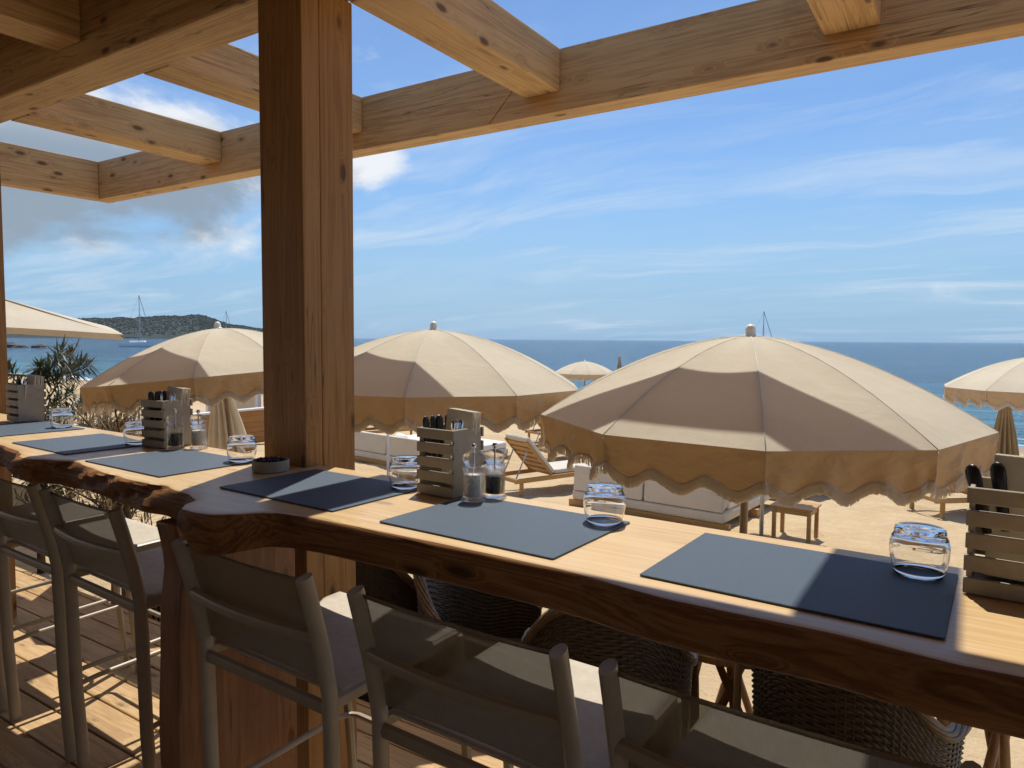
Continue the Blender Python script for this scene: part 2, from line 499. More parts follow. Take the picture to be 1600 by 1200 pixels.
def seamat():
    mt, t = new_mat('sea_water')
    co = t.n('ShaderNodeTexCoord').outputs['Object']
    sp = t.n('ShaderNodeSeparateXYZ', {0: co})
    n1 = t.noise(t.mapping(co, (0.35, 1.0, 1)), 0.5, 6, 0.62)
    n2 = t.noise(t.mapping(co, (0.5, 1.0, 1)), 2.6, 5, 0.6)
    n3 = t.noise(t.mapping(co, (0.02, 0.05, 1)), 0.8, 5, 0.6)
    shore = t.math('SUBTRACT', 1.0, t.smooth(sp.outputs[1], 24.0, 75.0))
    cc = t.ramp(n3, [(0.3, (0.005, 0.048, 0.105)), (0.7, (0.009, 0.070, 0.145))])
    cc = t.mix(t.math('MULTIPLY', shore, 0.75), cc, (0.06, 0.19, 0.24))
    facet_shade = t.noise(t.mapping(co, (0.10, 0.42, 1)), 1.0, 7, 0.72)  # light and dark sides of wavelets, painted into the water colour
    cc = t.mix(t.smooth(facet_shade, 0.40, 0.66), t.mix(1.0, cc, (0.62, 0.66, 0.72), 'MULTIPLY'), t.mix(1.0, cc, (1.7, 1.6, 1.5), 'MULTIPLY'))
    foam = t.math('MULTIPLY', t.smooth(t.math('ADD', t.noise(t.mapping(co, (0.25, 1.2, 1)), 0.7, 6, 0.7), t.math('MULTIPLY', t.math('SUBTRACT', 1.0, t.smooth(sp.outputs[1], 24.5, 31.0)), 0.22)), 0.66, 0.76), t.math('SUBTRACT', 1.0, t.smooth(sp.outputs[1], 29.0, 36.0)))
    cc = t.mix(foam, cc, (0.75, 0.78, 0.78))
    h = t.math('ADD', t.math('MULTIPLY', n1, 1.0), t.math('MULTIPLY', n2, 0.28))
    bp = t.n('ShaderNodeBump', {'Strength': 0.85, 'Distance': 1.2, 'Height': h})
    p = principled(t, Base_Color=cc, Roughness=t.math('ADD', 0.12, t.math('MULTIPLY', foam, 0.6)), Normal=bp)
    p.inputs['IOR'].default_value = 1.33
    p.inputs['Specular IOR Level'].default_value = 0.13
    finish(t, p)
    return mt
M['sea'] = seamat()

def hillmat():
    mt, t = new_mat('headland_ground')
    co = t.n('ShaderNodeTexCoord').outputs['Object']
    a = t.noise(co, 0.02, 8, 0.65)
    cc = t.ramp(a, [(0.35, (0.016, 0.027, 0.022)), (0.62, (0.022, 0.034, 0.027)), (0.82, (0.04, 0.046, 0.036))])
    finish(t, principled(t, Base_Color=cc, Roughness=0.9))
    return mt
M['hill'] = hillmat()
M['forest'] = simple('pine_wood_far', (0.026, 0.042, 0.034), 0.9, 0.2, 0.02, 0.0, 1)

# ------------------------------------------------------------------ ground, sea, headland
def sand_z(Y):
    return -0.5 if Y < 2 else (-0.5 - 0.06 * (Y - 2) if Y < 9 else -0.92 - 0.036 * (Y - 9))

def span(a, b, st):
    n = max(1, int(round((b - a) / st)))
    return [a + (b - a) * i / n for i in range(n)]

xs = span(-400, -60, 34) + span(-60, -20, 2) + span(-20, 8, 0.13) + span(8, 40, 2) + span(40, 401, 36) + [400]
ys = span(-120, 0, 12) + span(0, 2, 0.5) + span(2, 16, 0.12) + span(16, 30, 0.7) + [30]
mb = MB()
vs = []
for x in xs:
    for y in ys:
        z = sand_z(y)
        if -20 <= x <= 8 and 2 <= y <= 16:
            z += 0.035 * noise.noise((x * 1.7, y * 1.7, 0)) + 0.022 * noise.noise((x * 4.5, y * 4.5, 3)) 
            z += -0.03 * max(0.0, noise.noise((x * 2.9, y * 2.9, 9)) - 0.25)
        if y >= 30:
            z -= 0.6
        vs.append((x, y, z))
ny = len(ys)
mb.add(vs, [(i * ny + j, (i + 1) * ny + j, (i + 1) * ny + j + 1, i * ny + j + 1) for i in range(len(xs) - 1) for j in range(ny - 1)])
tag(mb.build('beach', M['sand'], smooth=True), kind='structure')

mb = MB()
mb.add([(-26000, 20, -1.5), (26000, 20, -1.5), (26000, 32000, -1.5), (-26000, 32000, -1.5)], [(0, 1, 2, 3)])
tag(mb.build('sea', M['sea']), kind='structure')

# headland across the bay, about 1.6 km away
HD = 1600.0
prof = [(-1.9, 0.2, 0.006), (-1.5, 0.29, 0.012), (-1.301, .355, .0153), (-1.14, .458, .0160), (-1.052, .516, .0248), (-1.006, .546, .0265), (-0.961, .575, .0291), (-0.916, .605, .0317), (-0.90, .614, .0287), (-0.877, .628, .0200), (-0.835, .655, .0139), (-0.801, .676, .0083), (-0.77, .696, .0030), (-0.755, .705, .0)]
def ridge(t):
    k = t * (len(prof) - 1)
    i = min(int(k), len(prof) - 2)
    f = k - i
    a, b = prof[i], prof[i + 1]
    q = [a[j] * (1 - f) + b[j] * f for j in range(3)]
    l = sqrt(q[0] ** 2 + q[1] ** 2)
    return q[0] / l, q[1] / l, q[2]
def hill_pt(u, v):
    dx, dy, s = ridge(u)
    dist = HD - 190 + v * 700
    hh = s * HD
    shape = sin(pi * min(1, v / 0.54) / 2) ** 0.85 if v < 0.27 * 2 else cos(pi * (v - 0.54) / 0.46 / 2)
    z = hh * max(0, shape) + (noise.noise((u * 26, v * 7, 0)) * 4.5 + noise.noise((u * 70, v * 18, 4)) * 1.8) * min(1, hh / 25) * max(0, shape)
    return (dx * dist, dy * dist, -1.7 + max(0, z))
mb = MB().grid(hill_pt, 150, 30)
tag(mb.build('headland', M['hill'], smooth=True), kind='structure')
mb = MB()
rr = random.Random(3)
for i in range(15000):
    u, v = rr.random(), rr.random() ** 0.8 * 0.72
    x, y, z = hill_pt(u, v)
    if z < 3 or rr.random() < 0.12:
        continue
    s = rr.uniform(1.1, 2.4)
    hgt_ = s * rr.uniform(0.7, 1.1)
    a0 = rr.uniform(0, 6)
    ring = [(x + s * cos(a0 + k * pi / 2.5) * rr.uniform(.7, 1.1), y + s * sin(a0 + k * pi / 2.5) * rr.uniform(.7, 1.1), z + hgt_ * 0.35) for k in range(5)]
    mb.add(ring + [(x, y, z + hgt_), (x, y, z - 1)], [(k, (k + 1) % 5, 5) for k in range(5)] + [((k + 1) % 5, k, 6) for k in range(5)])
tag(mb.build('pine_woodland', M['forest']), 'dark pine woodland covering the far headland', 'woodland', kind='stuff')
for i, (x, y, s) in enumerate([(-212, 86, 2.2), (-206, 86, 1.3), (-199, 87, 1.7)]):
    mb = MB()
    n_, k_ = 9, 5
    def rk(a, b, s=s, i=i):
        an, ph = a * 2 * pi, b * pi / 2
        r_ = s * (1 + 0.35 * noise.noise((cos(an) * 2, sin(an) * 2, b * 3 + i * 5)))
        return (r_ * 1.9 * cos(an) * cos(ph), r_ * sin(an) * cos(ph), r_ * 0.55 * sin(ph))
    mb.grid(rk, n_, k_)
    tag(mb.build('sea_rock', M['rock'], loc=(x, y, -1.6)), ['largest dark rock awash in the bay at the left', 'small dark rock in the middle of the three in the bay', 'rightmost dark rock awash in the bay'][i], 'rock', 'rocks in the bay')

# ------------------------------------------------------------------ deck
deck = tag(bpy.data.objects.new('deck', None), kind='structure')
C.objects.link(deck)
PITCHB, GAP = 0.142, 0.007
board_cache = {}
def board(x0, x1, y):
    L = round(x1 - x0, 3)
    if L not in board_cache:
        board_cache[L] = MB().box((0, 0, -0.028), (L, PITCHB - GAP, 0)).mesh('board', M['deck'])
    o = put('board', board_cache[L], deck, (x0, y, R(-0.0015, 0.0)), None, 0.003, 1)
yb = 2.05 - PITCHB
row = 0
while yb > -6.0:
    for x0, x1 in ((-9.7, -5.7), (-5.694, -2.478), (-2.472, 0.9), (0.906, 5.9)):
        board(x0, x1, yb)
    yb -= PITCHB
    row += 1
MB().box((-9.7, 2.052, -0.2), (5.9, 2.08, -0.004)).build('fascia_board', M['deck'], deck, bevel=0.003)
for k in range(14):
    MB().box((-8.85 + k * 1.09, -5.9, -0.16), (-8.79 + k * 1.09, 2.05, -0.03)).build('deck_joist', M['roof'], deck)
for k in range(7):
    MB().box((-8.8 + k * 1.96, 1.93, -0.9), (-8.68 + k * 1.96, 2.045, -0.161)).build('deck_pile', M['roof'], deck)

# ------------------------------------------------------------------ pergola
perg = thing('pergola', 'pale timber pergola of thick beams over the bar counter', 'pergola')
ZJ, ZE, ZT = 2.57, 2.486, 2.753
BV = 0.007
for px_ in (-1.905, -4.417, -6.93, -9.44, 0.80, 3.31, 5.4):
    MB().box((0, 0, 0), (0.197, 0.0695, 2.568)).build('post', M['post'], perg, bevel=0.004, loc=(px_, 1.48, 0.001))
    MB().box((0, 0, 0), (0.197, 0.14, 2.568)).build('post', M['post'], perg, bevel=0.004, loc=(px_, 1.55, 0.001))
MB().box((0, 0, 0), (15.4, 0.18, 0.30)).build('main_beam', M['beam_x'], perg, bevel=BV, loc=(-9.7, 1.50, ZJ))
# eave beam in two lengths meeting in a slanted scarf joint
sx0 = -1.78
Mx = Matrix(((1, 0, 0, 0), (0, 0, 1, 0), (0, 1, 0, 0), (0, 0, 0, 1)))
MB().prism([(-5.42, ZE), (sx0 - 0.135, ZE), (sx0 + 0.135, ZT), (-5.42, ZT)], 2.75, 2.87, Mx).build('eave_beam', M['beam_x'], perg, bevel=0.005)
MB().prism([(sx0 - 0.132, ZE), (3.0, ZE), (3.0, ZT), (sx0 + 0.138, ZT)], 2.75, 2.87, Mx).build('eave_beam', M['beam_x'], perg, bevel=0.005)
JX = [-3.985 - 0.09, -2.80 - 0.09, -1.625 - 0.09, -0.48, 0.72, 1.95]
for i, jx in enumerate(JX):
    wd = 0.18
    MB().box((0, 0, 0), (wd, 1.067, 0.182)).build('joist', M['beam_y'], perg, bevel=BV, loc=(jx, 1.6815, ZJ))
MB().box((0, 0, 0), (0.10, 1.067, ZT - ZE)).build('end_beam', M['beam_y'], perg, bevel=0.005, loc=(-5.42, 1.6815, ZE))
for jx in (-9.2, -8.0, -6.8, -5.6, -4.40, -3.19, -1.99, -0.79, 0.41, 1.61, 2.81, 4.01, 5.21):
    MB().box((0, 0, 0), (0.19, 7.5, 0.208)).build('rafter', M['beam_y'], perg, bevel=BV, loc=(jx, -6.002, 2.661))
yb = -6.0
while yb < 1.45:
    MB().box((0, 0, 0), (15.2, 0.143, 0.022)).build('roof_board', M['roof'], perg, bevel=0.002, loc=(-9.6, yb, 2.872))  # roof over the deck, lengthened out of view to block sky fill
    yb += 0.146

# ------------------------------------------------------------------ bar counter with live edge
CT = 1.10
near_top = [(3.0, 0.95), (1.2, 1.0), (0.5, 1.03), (0.069, 1.027), (0.005, 1.023), (-0.144, 1.039), (-0.369, 1.035), (-0.607, 1.07), (-0.838, 1.074), (-1.039, 1.072), (-1.22, 1.068), (-1.31, 1.058), (-1.352, 1.035), (-1.385, 0.995), (-1.43, 0.962), (-1.49, 0.953), (-1.535, 0.955), (-1.565, 0.98), (-1.60, 1.03), (-1.68, 1.058), (-1.82, 1.072), (-2.033, 1.079), (-2.25, 1.105), (-2.393, 1.128), (-2.50, 1.112), (-2.588, 1.075), (-2.654, 1.08), (-2.72, 1.11), (-2.801, 1.138), (-2.981, 1.158), (-3.2, 1.14), (-3.6, 1.17), (-4.2, 1.19), (-5.2, 1.22), (-6.6, 1.26)][::-1]
def interp(tab, x):
    if x <= tab[0][0]:
        return tab[0][1]
    for (a, b), (c_, d_) in zip(tab, tab[1:]):
        if x <= c_:
            f = (x - a) / (c_ - a)
            f = f * f * (3 - 2 * f) * 0.5 + f * 0.5
            return b + (d_ - b) * f
    return tab[-1][1]
far_edge = [(-6.6, 1.78), (-3.4, 1.60), (-1.433, 1.533), (-0.889, 1.50), (0.0, 1.476), (3.0, 1.44)]
counter = thing('bar_counter', 'long golden wood bar counter with gnarled live edge', 'counter')
st = []
x = -6.5
while x < 2.6:
    st.append(x)
    x += 0.012 if -3.2 < x < 0.5 else 0.06
mb = MB()
rings = []
for x in st:
    yn, yf = interp(near_top, x), interp(far_edge, x)
    rough_ = 1.0 if x < -1.58 else (0.45 if x < -1.33 else 0.09)
    th = 0.088 + (0.018 * noise.noise((x * 2.2, 0, 0)) + 0.012 * noise.noise((x * 6, 2, 0))) * min(1.0, rough_ * 1.6)
    if -1.62 < x < -1.36:
        th += 0.018 * sin(pi * (x + 1.62) / 0.26)
    ring = [(x, yf, CT), (x, yf - 0.16, CT), (x, yn + 0.16, CT), (x, yn + 0.05, CT - 0.0004)]
    prof_e = [(0.022, 0.0), (0.008, 0.003), (-0.003, 0.010), (-0.010, 0.020), (-0.013, 0.036), (-0.012, 0.054), (-0.004, 0.070), (0.010, 0.081), (0.03, 0.088)]
    if rough_ < 1:
        prof_e = [(0.014, 0.0), (0.006, 0.0015), (0.0005, 0.005), (-0.0015, 0.011), (0.001, 0.030), (0.008, 0.052), (0.016, 0.070), (0.022, 0.082), (0.030, 0.088)]
    for q, (dy, dzz) in enumerate(prof_e):
        a = sin(pi * q / (len(prof_e) - 1))
        off = 0.0
        if rough_ > 0:
            off = rough_ * a * (0.034 * noise.noise((x * 3.6 + dzz * 6, dzz * 16, 1.3)) + 0.012 * noise.noise((x * 8 + dzz * 24, dzz * 22, 5)) + 0.0025 * noise.noise((x * 26, dzz * 60, 7)))
            gully = noise.noise((x * 2.3 + dzz * 11, 8.0, 0.4))
            off += rough_ * a * 0.022 * max(0.0, 1 - abs(gully) * 9)
        ring.append((x, yn + dy + off, CT - dzz * th / 0.088))
    ring += [(x, yn + 0.12, CT - th * 1.0), (x, yf - 0.01, CT - 0.085), (x, yf, CT - 0.075)]
    rings.append(ring)
nr = len(rings[0])
vs = [p for r_ in rings for p in r_]
ftop, fside = [], []
for i in range(len(rings) - 1):
    for j in range(nr):
        j2 = (j + 1) % nr
        q = (i * nr + j, i * nr + j2, (i + 1) * nr + j2, (i + 1) * nr + j)
        (ftop if j < 5 else fside).append(q)
mb.add(vs, ftop, 0)
mb.f += fside; mb.m += [1] * len(fside)
n0 = (len(rings) - 1) * nr
mb.f += [tuple(range(nr - 1, -1, -1)), tuple(n0 + j for j in range(nr))]; mb.m += [1, 1]
mb.build('counter_slab', [M['top'], M['edge']], counter, smooth=True, angle=50)
# slab leg with its own waney edge, standing across the counter at the post
pts = []
for i in range(25):
    z = 1.016 * i / 24
    yv = 1.075 - 0.035 * sin(pi * (z / 1.016)) + 0.012 * noise.noise((z * 4, 3, 1)) - (0.03 if z > 0.9 else 0) * (z - 0.9) / 0.11
    pts.append((yv, z))
poly = [(yv, z) for yv, z in pts] + [(1.43, 1.016), (1.43, 0.0)]
My = Matrix(((0, 0, 1, 0), (1, 0, 0, 0), (0, 1, 0, 0), (0, 0, 0, 1)))
MB().prism(poly, -1.79, -1.70, My).build('slab_leg', M['legslab'], counter, bevel=0.006, angle=40)
for xl in (-4.3, 0.93):
    MB().prism([(a + 0.12 if xl < -3 else a - 0.03, b) for a, b in poly], xl - 0.09, xl, My).build('slab_leg', M['legslab'], counter, bevel=0.006, angle=40)

# ------------------------------------------------------------------ bar stools
def make_stool():
    root = thing('bar_stool', 'x', 'bar stool', group='bar stools along the counter')
    W = 0.235
    def rear(s):
        return [(s * W, -0.245, 0.0), (s * W, -0.262, 0.30), (s * W, -0.268, 0.60), (s * W, -0.272, 0.72), (s * W, -0.290, 0.82), (s * W, -0.316, 0.92), (s * W, -0.338, 1.0)]
    for s in (-1, 1):
        MB().tube(rear(s), 0.0130, 10, sx=1.6, upv=(0, 1, 0)).build('rear_leg', M['frame'], root, smooth=True, angle=40)
        MB().tube([(s * W, -0.268, 0.695), (s * W, -0.05, 0.700), (s * W, 0.160, 0.703)], 0.0115, 8, sx=1.4).build('seat_rail', M['frame'], root, smooth=True, angle=40)
        MB().tube([(s * W, 0.170, 0.703), (s * (W + 0.004), 0.205, 0.36), (s * (W + 0.008), 0.240, 0.0)], 0.0125, 8, sx=1.2).build('front_leg', M['frame'], root, smooth=True, angle=40)
    MB().tube([(-W, -0.270, 0.685), (W, -0.270, 0.685)], 0.0110, 8, sx=1.6).build('lower_rail', M['frame'], root, smooth=True, angle=40)
    MB().tube([(x_ * W, -0.308 - 0.022 * (1 - x_ * x_), 0.862) for x_ in [q / 6 - 1 for q in range(13)]], 0.0115, 8, sx=1.25).build('middle_rail', M['frame'], root, smooth=True, angle=40)
    MB().tube([(-W, 0.174, 0.703), (W, 0.174, 0.703)], 0.0165, 10).build('front_rail', M['frame'], root, smooth=True, angle=40)
    # foot rest: one bent tube, side - front - side
    r_ = 0.05
    path = [(-W, -0.258, 0.31), (-W, -0.19, 0.318)]
    path += [(-W, 0.15, 0.325)] + [(-W + r_ - r_ * cos(a), 0.16 + r_ * sin(a), 0.325) for a in (0.2, 0.6, 1.0, 1.4)]
    path += [(-q[0], q[1], q[2]) for q in path[::-1]]
    MB().tube(path, 0.0090, 8).build('foot_rest', M['white'] if False else M['frame'], root, smooth=True, angle=40)
    # seat and back slings, a sheet with thickness
    def sheet(fn, nu, nv, th):
        b = MB().grid(fn, nu, nv)
        o = b.build('sling', M['sling'], root, smooth=True)
        return o
    def seat_fn(u, v):
        x_ = (u * 2 - 1) * W
        sag = 0.016 * (1 - (u * 2 - 1) ** 2)
        if v < 0.9:
            y_ = -0.245 + v / 0.9 * 0.415
            z_ = 0.714 + 0.008 * (v / 0.9) - sag * sin(pi * min(1, v / 0.9))
        else:
            a = (v - 0.9) / 0.1 * 1.9
            y_ = 0.170 + 0.02 * sin(a)
            z_ = 0.7015 + 0.0205 * cos(a)
        return (x_, y_, z_)
    o = MB().grid(seat_fn, 14, 22, flip=False).build('seat', M['seat'], root, smooth=True)
    sm = o.modifiers.new('thick', 'SOLIDIFY'); sm.thickness = 0.006
    def back_fn(u, v):
        k = u * 2 - 1
        z_ = 0.735 + v * 0.252 - 0.012 * (1 - k * k) * v
        yb_ = interp([(0.72, -0.262), (0.82, -0.280), (0.92, -0.306), (1.0, -0.328)], z_)
        return (k * (W - 0.006), yb_ + 0.008 * (1 - k * k), z_)
    bk = MB().grid(back_fn, 14, 10).build('backrest', M['sling'], root, smooth=True)
    MB().tube([back_fn(q / 20, 1.0) for q in range(21)], 0.0045, 6).build('top_hem', M['sling'], bk, smooth=True)
    return root
st0 = make_stool()
stools = [(-0.205, 1.305, -1.5, 'nearest bar stool, cut off by the bottom right of the picture'),
          (-0.762, 1.325, -2, 'bar stool second nearest, in front of the placemat by the middle crate'),
          (-1.374, 1.335, -2, 'bar stool in front of the slab leg of the counter'),
          (-2.275, 1.43, -3, 'bar stool left of the slab leg, standing on the sunlit boards'),
          (-2.845, 1.455, -2, 'bar stool mostly hidden by its neighbour, left of the sunlit boards'),
          (-3.43, 1.475, -2, 'farthest bar stool, mostly out of the picture at the left edge')]
for i, (x, y, a, lb) in enumerate(stools):
    if i == 0:
        st0['label'] = lb; st0.location = (x, y, 0); st0.rotation_euler = (0, 0, radians(a))
    else:
        again(st0, lb, (x, y, 0), radians(a))

# ------------------------------------------------------------------ things on the counter
def rounded(w_, h_, r_, n=3):
    pts = []
    for cx, cy, a0 in ((w_ / 2 - r_, h_ / 2 - r_, 0), (-w_ / 2 + r_, h_ / 2 - r_, pi / 2), (-w_ / 2 + r_, -h_ / 2 + r_, pi), (w_ / 2 - r_, -h_ / 2 + r_, 1.5 * pi)):
        for k in range(n + 1):
            a = a0 + pi / 2 * k / n
            pts.append((cx + r_ * cos(a), cy + r_ * sin(a)))
    return pts
matme = MB().prism(rounded(0.445, 0.322, 0.004), 0, 0.0032).mesh('placemat', M['mat'])
mats = [(-0.230, 1.266, -2.0, 'slate blue placemat nearest the camera, half in shadow'),
        (-0.838, 1.276, -2.2, 'slate blue placemat right of the middle crate, fully sunlit'),
        (-1.435, 1.300, -2.0, 'slate blue placemat in the shadow of the post'),
        (-2.140, 1.306, -2.0, 'slate blue placemat in front of the far pepper mill'),
        (-2.760, 1.350, -2.6, 'slate blue placemat with a narrow shadow stripe across it'),
        (-3.425, 1.412, -2.6, 'slate blue placemat at the left edge under the farthest crate')]
for x, y, a, lb in mats:
    tag(put('placemat', matme, None, (x, y, CT + 0.0008), (0, 0, radians(a)), 0.0008, 1), lb, 'placemat', 'placemats along the counter')

def tumbler_mesh():
    # upside down: the open mouth stands on the mat, the thick foot is on top
    outer = [(0.0375, 0.0), (0.0408, 0.009), (0.0446, 0.026), (0.0462, 0.042), (0.0456, 0.054), (0.0434, 0.0625), (0.0405, 0.0675), (0.0396, 0.0705), (0.0398, 0.0745), (0.0384, 0.0785), (0.0350, 0.0806), (0.028, 0.0800), (0.0, 0.0790)]
    inner = [(0.0, 0.0700), (0.022, 0.0695), (0.0335, 0.0670), (0.0400, 0.0600), (0.0432, 0.0530), (0.0442, 0.042), (0.0427, 0.026), (0.0390, 0.009), (0.0360, 0.0)]
    return MB().lathe(outer + inner, 48, close=True).mesh('glass_tumbler', M['glass'], True)
tm = tumbler_mesh()
glasses = [(-0.060, 1.385, 'upturned glass tumbler nearest the camera, on the half shadowed placemat'),
           (-0.656, 1.393, 'upturned glass tumbler in bright sun right of the salt and pepper mills'),
           (-1.253, 1.425, 'upturned glass tumbler just left of the middle crate'),
           (-1.950, 1.430, 'upturned glass tumbler beside the dish of dark pebbles'),
           (-2.580, 1.445, 'upturned glass tumbler half hidden by the crate left of the post'),
           (-3.315, 1.525, 'upturned glass tumbler beside the farthest crate')]
for x, y, lb in glasses:
    tag(put('glass_tumbler', tm, None, (x, y, CT + 0.0044)), lb, 'glass', 'upturned glasses on the placemats')

def make_crate():
    root = thing('cutlery_crate', 'x', 'crate', group='slatted crates on the counter')
    w_, d_, h_, t_ = 0.125, 0.122, 0.171, 0.010
    MB().box((-w_ / 2 + 0.003, -d_ / 2 + 0.0075, 0.001), (-w_ / 2 + t_, d_ / 2 - 0.0075, h_)).build('side_panel', M['crate'], root, bevel=0.0012)
    MB().box((w_ / 2 - t_, -d_ / 2 + 0.0075, 0.001), (w_ / 2 - 0.003, d_ / 2 - 0.0075, h_)).build('side_panel', M['crate'], root, bevel=0.0012)
    sl = MB().box((-w_ / 2, 0, 0), (w_ / 2, 0.007, 0.0255)).mesh('slat', M['crate'])
    for k in range(5):
        for y_ in (-d_ / 2, d_ / 2 - 0.007):
            put('slat', sl, root, (R(-0.0006, 0.0006), y_, 0.001 + k * 0.0362), None, 0.0012, 1)
    MB().box((-w_ / 2 + t_, -d_ / 2 + 0.008, 0.002), (w_ / 2 - t_, d_ / 2 - 0.008, 0.009)).build('bottom_panel', M['crate'], root)
    return root
cr0 = make_crate()
crates = [(-1.127, 1.455, -3.5, 'slatted greige crate in the middle of the picture, right of the post'),
          (0.070, 1.382, -3, 'slatted greige crate cut off by the right edge of the picture'),
          (-2.470, 1.497, 4, 'slatted greige crate left of the post, beside two mills'),
          (-3.708, 1.555, -3, 'slatted greige crate farthest away, at the left edge')]
for i, (x, y, a, lb) in enumerate(crates):
    if i == 0:
        cr0['label'] = lb; cr0.location = (x, y, CT + 0.001); cr0.rotation_euler = (0, 0, radians(a))
    else:
        again(cr0, lb, (x, y, CT + (0.0045 if i == 3 else 0.001)), radians(a))

def knife_mesh():
    mb = MB()
    n_ = 10
    prof_ = [(0.0, 0.0028), (0.02, 0.0036), (0.06, 0.0042), (0.090, 0.0050), (0.102, 0.0047), (0.109, 0.0033), (0.112, 0.0008)]
    mb.tube([(0, 0, 0.09 + q[0]) for q in prof_], [q[1] for q in prof_], n_, sx=2.3, upv=(0, 1, 0))
    return mb.mesh('knife', M['black'], True)
def fork_mesh():
    mb = MB()
    mb.tube([(0, 0, 0.0), (0, 0, 0.1), (0, 0.001, 0.165), (0, 0.002, 0.192), (0, 0.002, 0.2)], [0.0035, 0.003, 0.0045, 0.0075, 0.003], 8, sx=0.45, upv=(0, 1, 0))
    return mb.mesh('fork', M['chrome'], True)
km, fm = knife_mesh(), fork_mesh()
where = ['in the middle crate', 'in the crate at the right edge', 'in the crate left of the post', 'in the farthest crate']
napme = MB().box((-0.043, -0.018, 0), (0.043, 0.018, 0.20)).mesh('napkin_stack', M['paper'])
leafme = MB().box((-0.043, -0.0012, 0), (0.043, 0.0012, 0.198)).mesh('napkin_leaf', M['paper'])
for i, (x, y, a, lb) in enumerate(crates):
    ca, sa = cos(radians(a)), sin(radians(a))
    def loc(lx, ly, lz):
        return (x + lx * ca - ly * sa, y + lx * sa + ly * ca, CT + 0.011 + lz)
    mirror = -1 if i == 1 else 1
    for k in range(5 if i != 1 else 2):
        if i == 1:
            p = loc(-0.012 + k * 0.014, -0.030 + k * 0.026, -0.004); tilt = (radians(-15 + k * 6), radians(R(-2, 2)), radians(a + 78))
        else:
            p = loc(-0.032, -0.036 + k * 0.017, -0.012); tilt = (radians(R(-5, 2)), radians(R(-7, -2)), radians(a + R(-12, 12)))
        tag(put('knife', km if (i != 3 or k % 2) else fm, None, p, tilt, 0, 0), 'black handled knife standing ' + where[i] if (i != 3 or k % 2) else 'steel fork standing in the farthest crate', 'cutlery', 'knives ' + where[i] if (i != 3 or k % 2) else 'forks in the farthest crate')
    if i != 1:
        for k in range(3):
            tag(put('fork', fm, None, loc(0.030 + k * 0.007, -0.036 + k * 0.006, -0.015), (radians(R(-3, 3)), radians(R(2, 7)), radians(R(-30, 30)))), 'steel spoon in front of the napkins ' + where[i], 'cutlery', 'spoons ' + where[i])
    nt_ = thing('napkin_pad', 'cream paper napkin pad standing ' + where[i], 'napkins', loc(0.006, 0.022, 0.006), radians(a), rot=(radians(-4), radians(4 if i != 1 else 2), radians(a)))
    for k in range(9):
        put('napkin', leafme, nt_, (R(-0.0015, 0.0015), -0.018 + k * 0.0042, 0.0), (radians(R(-1.0, 1.0)), 0, radians(R(-1.2, 1.2))))

def make_mill(name, fill, label):
    root = thing(name, label, 'mill')
    body = [(0.0, 0.0), (0.0300, 0.0), (0.0305, 0.005), (0.0265, 0.010), (0.0262, 0.070), (0.0280, 0.075), (0.0288, 0.079), (0.0262, 0.084), (0.0, 0.085)]
    inner = [(0.0, 0.012), (0.0235, 0.013), (0.0235, 0.072), (0.0, 0.073)]
    b = MB().lathe(body, 36)
    vs_, fs_ = MB().lathe(inner, 36).v, MB().lathe(inner, 36).f
    b.add(vs_, [f[::-1] for f in fs_])
    body_o = b.build('body', M['acrylic'], root, smooth=True, angle=35)
    top_ = 0.057 if fill == 'pepper' else 0.066
    MB().lathe([(0.0, 0.0135), (0.0230, 0.0137), (0.0230, top_), (0.012, top_ + 0.003), (0.0, top_ + 0.004)], 28).build('filling', M[fill], body_o, smooth=True, angle=40)
    head_o = MB().lathe([(0.0, 0.0855), (0.020, 0.0858), (0.0225, 0.091), (0.0275, 0.099), (0.0285, 0.107), (0.0245, 0.115), (0.014, 0.121), (0.007, 0.1235), (0.0, 0.124)], 36).build('head', M['acrylic'], root, smooth=True)
    MB().lathe([(0.0035, 0.118), (0.0035, 0.127), (0.006, 0.129), (0.0072, 0.1335), (0.0055, 0.1385), (0.0, 0.1405)], 20).build('knob', M['chrome'], head_o, smooth=True)
    MB().tube([(0, 0, 0.0735), (0, 0, 0.118)], 0.0016, 8).build('spindle', M['chrome'], root, smooth=True)
    return root
sm_ = make_mill('salt_mill', 'salt', 'clear salt mill in front of the middle crate')
sm_.location = (-1.012, 1.400, CT + 0.0045)
pm_ = make_mill('pepper_mill', 'pepper', 'clear pepper mill at the right of the middle crate')
pm_.location = (-0.995, 1.467, CT + 0.001)
again(pm_, 'clear pepper mill in front of the crate left of the post', (-2.352, 1.453, CT + 0.0045))
again(sm_, 'clear salt mill at the right of the crate left of the post', (-2.315, 1.520, CT + 0.001))

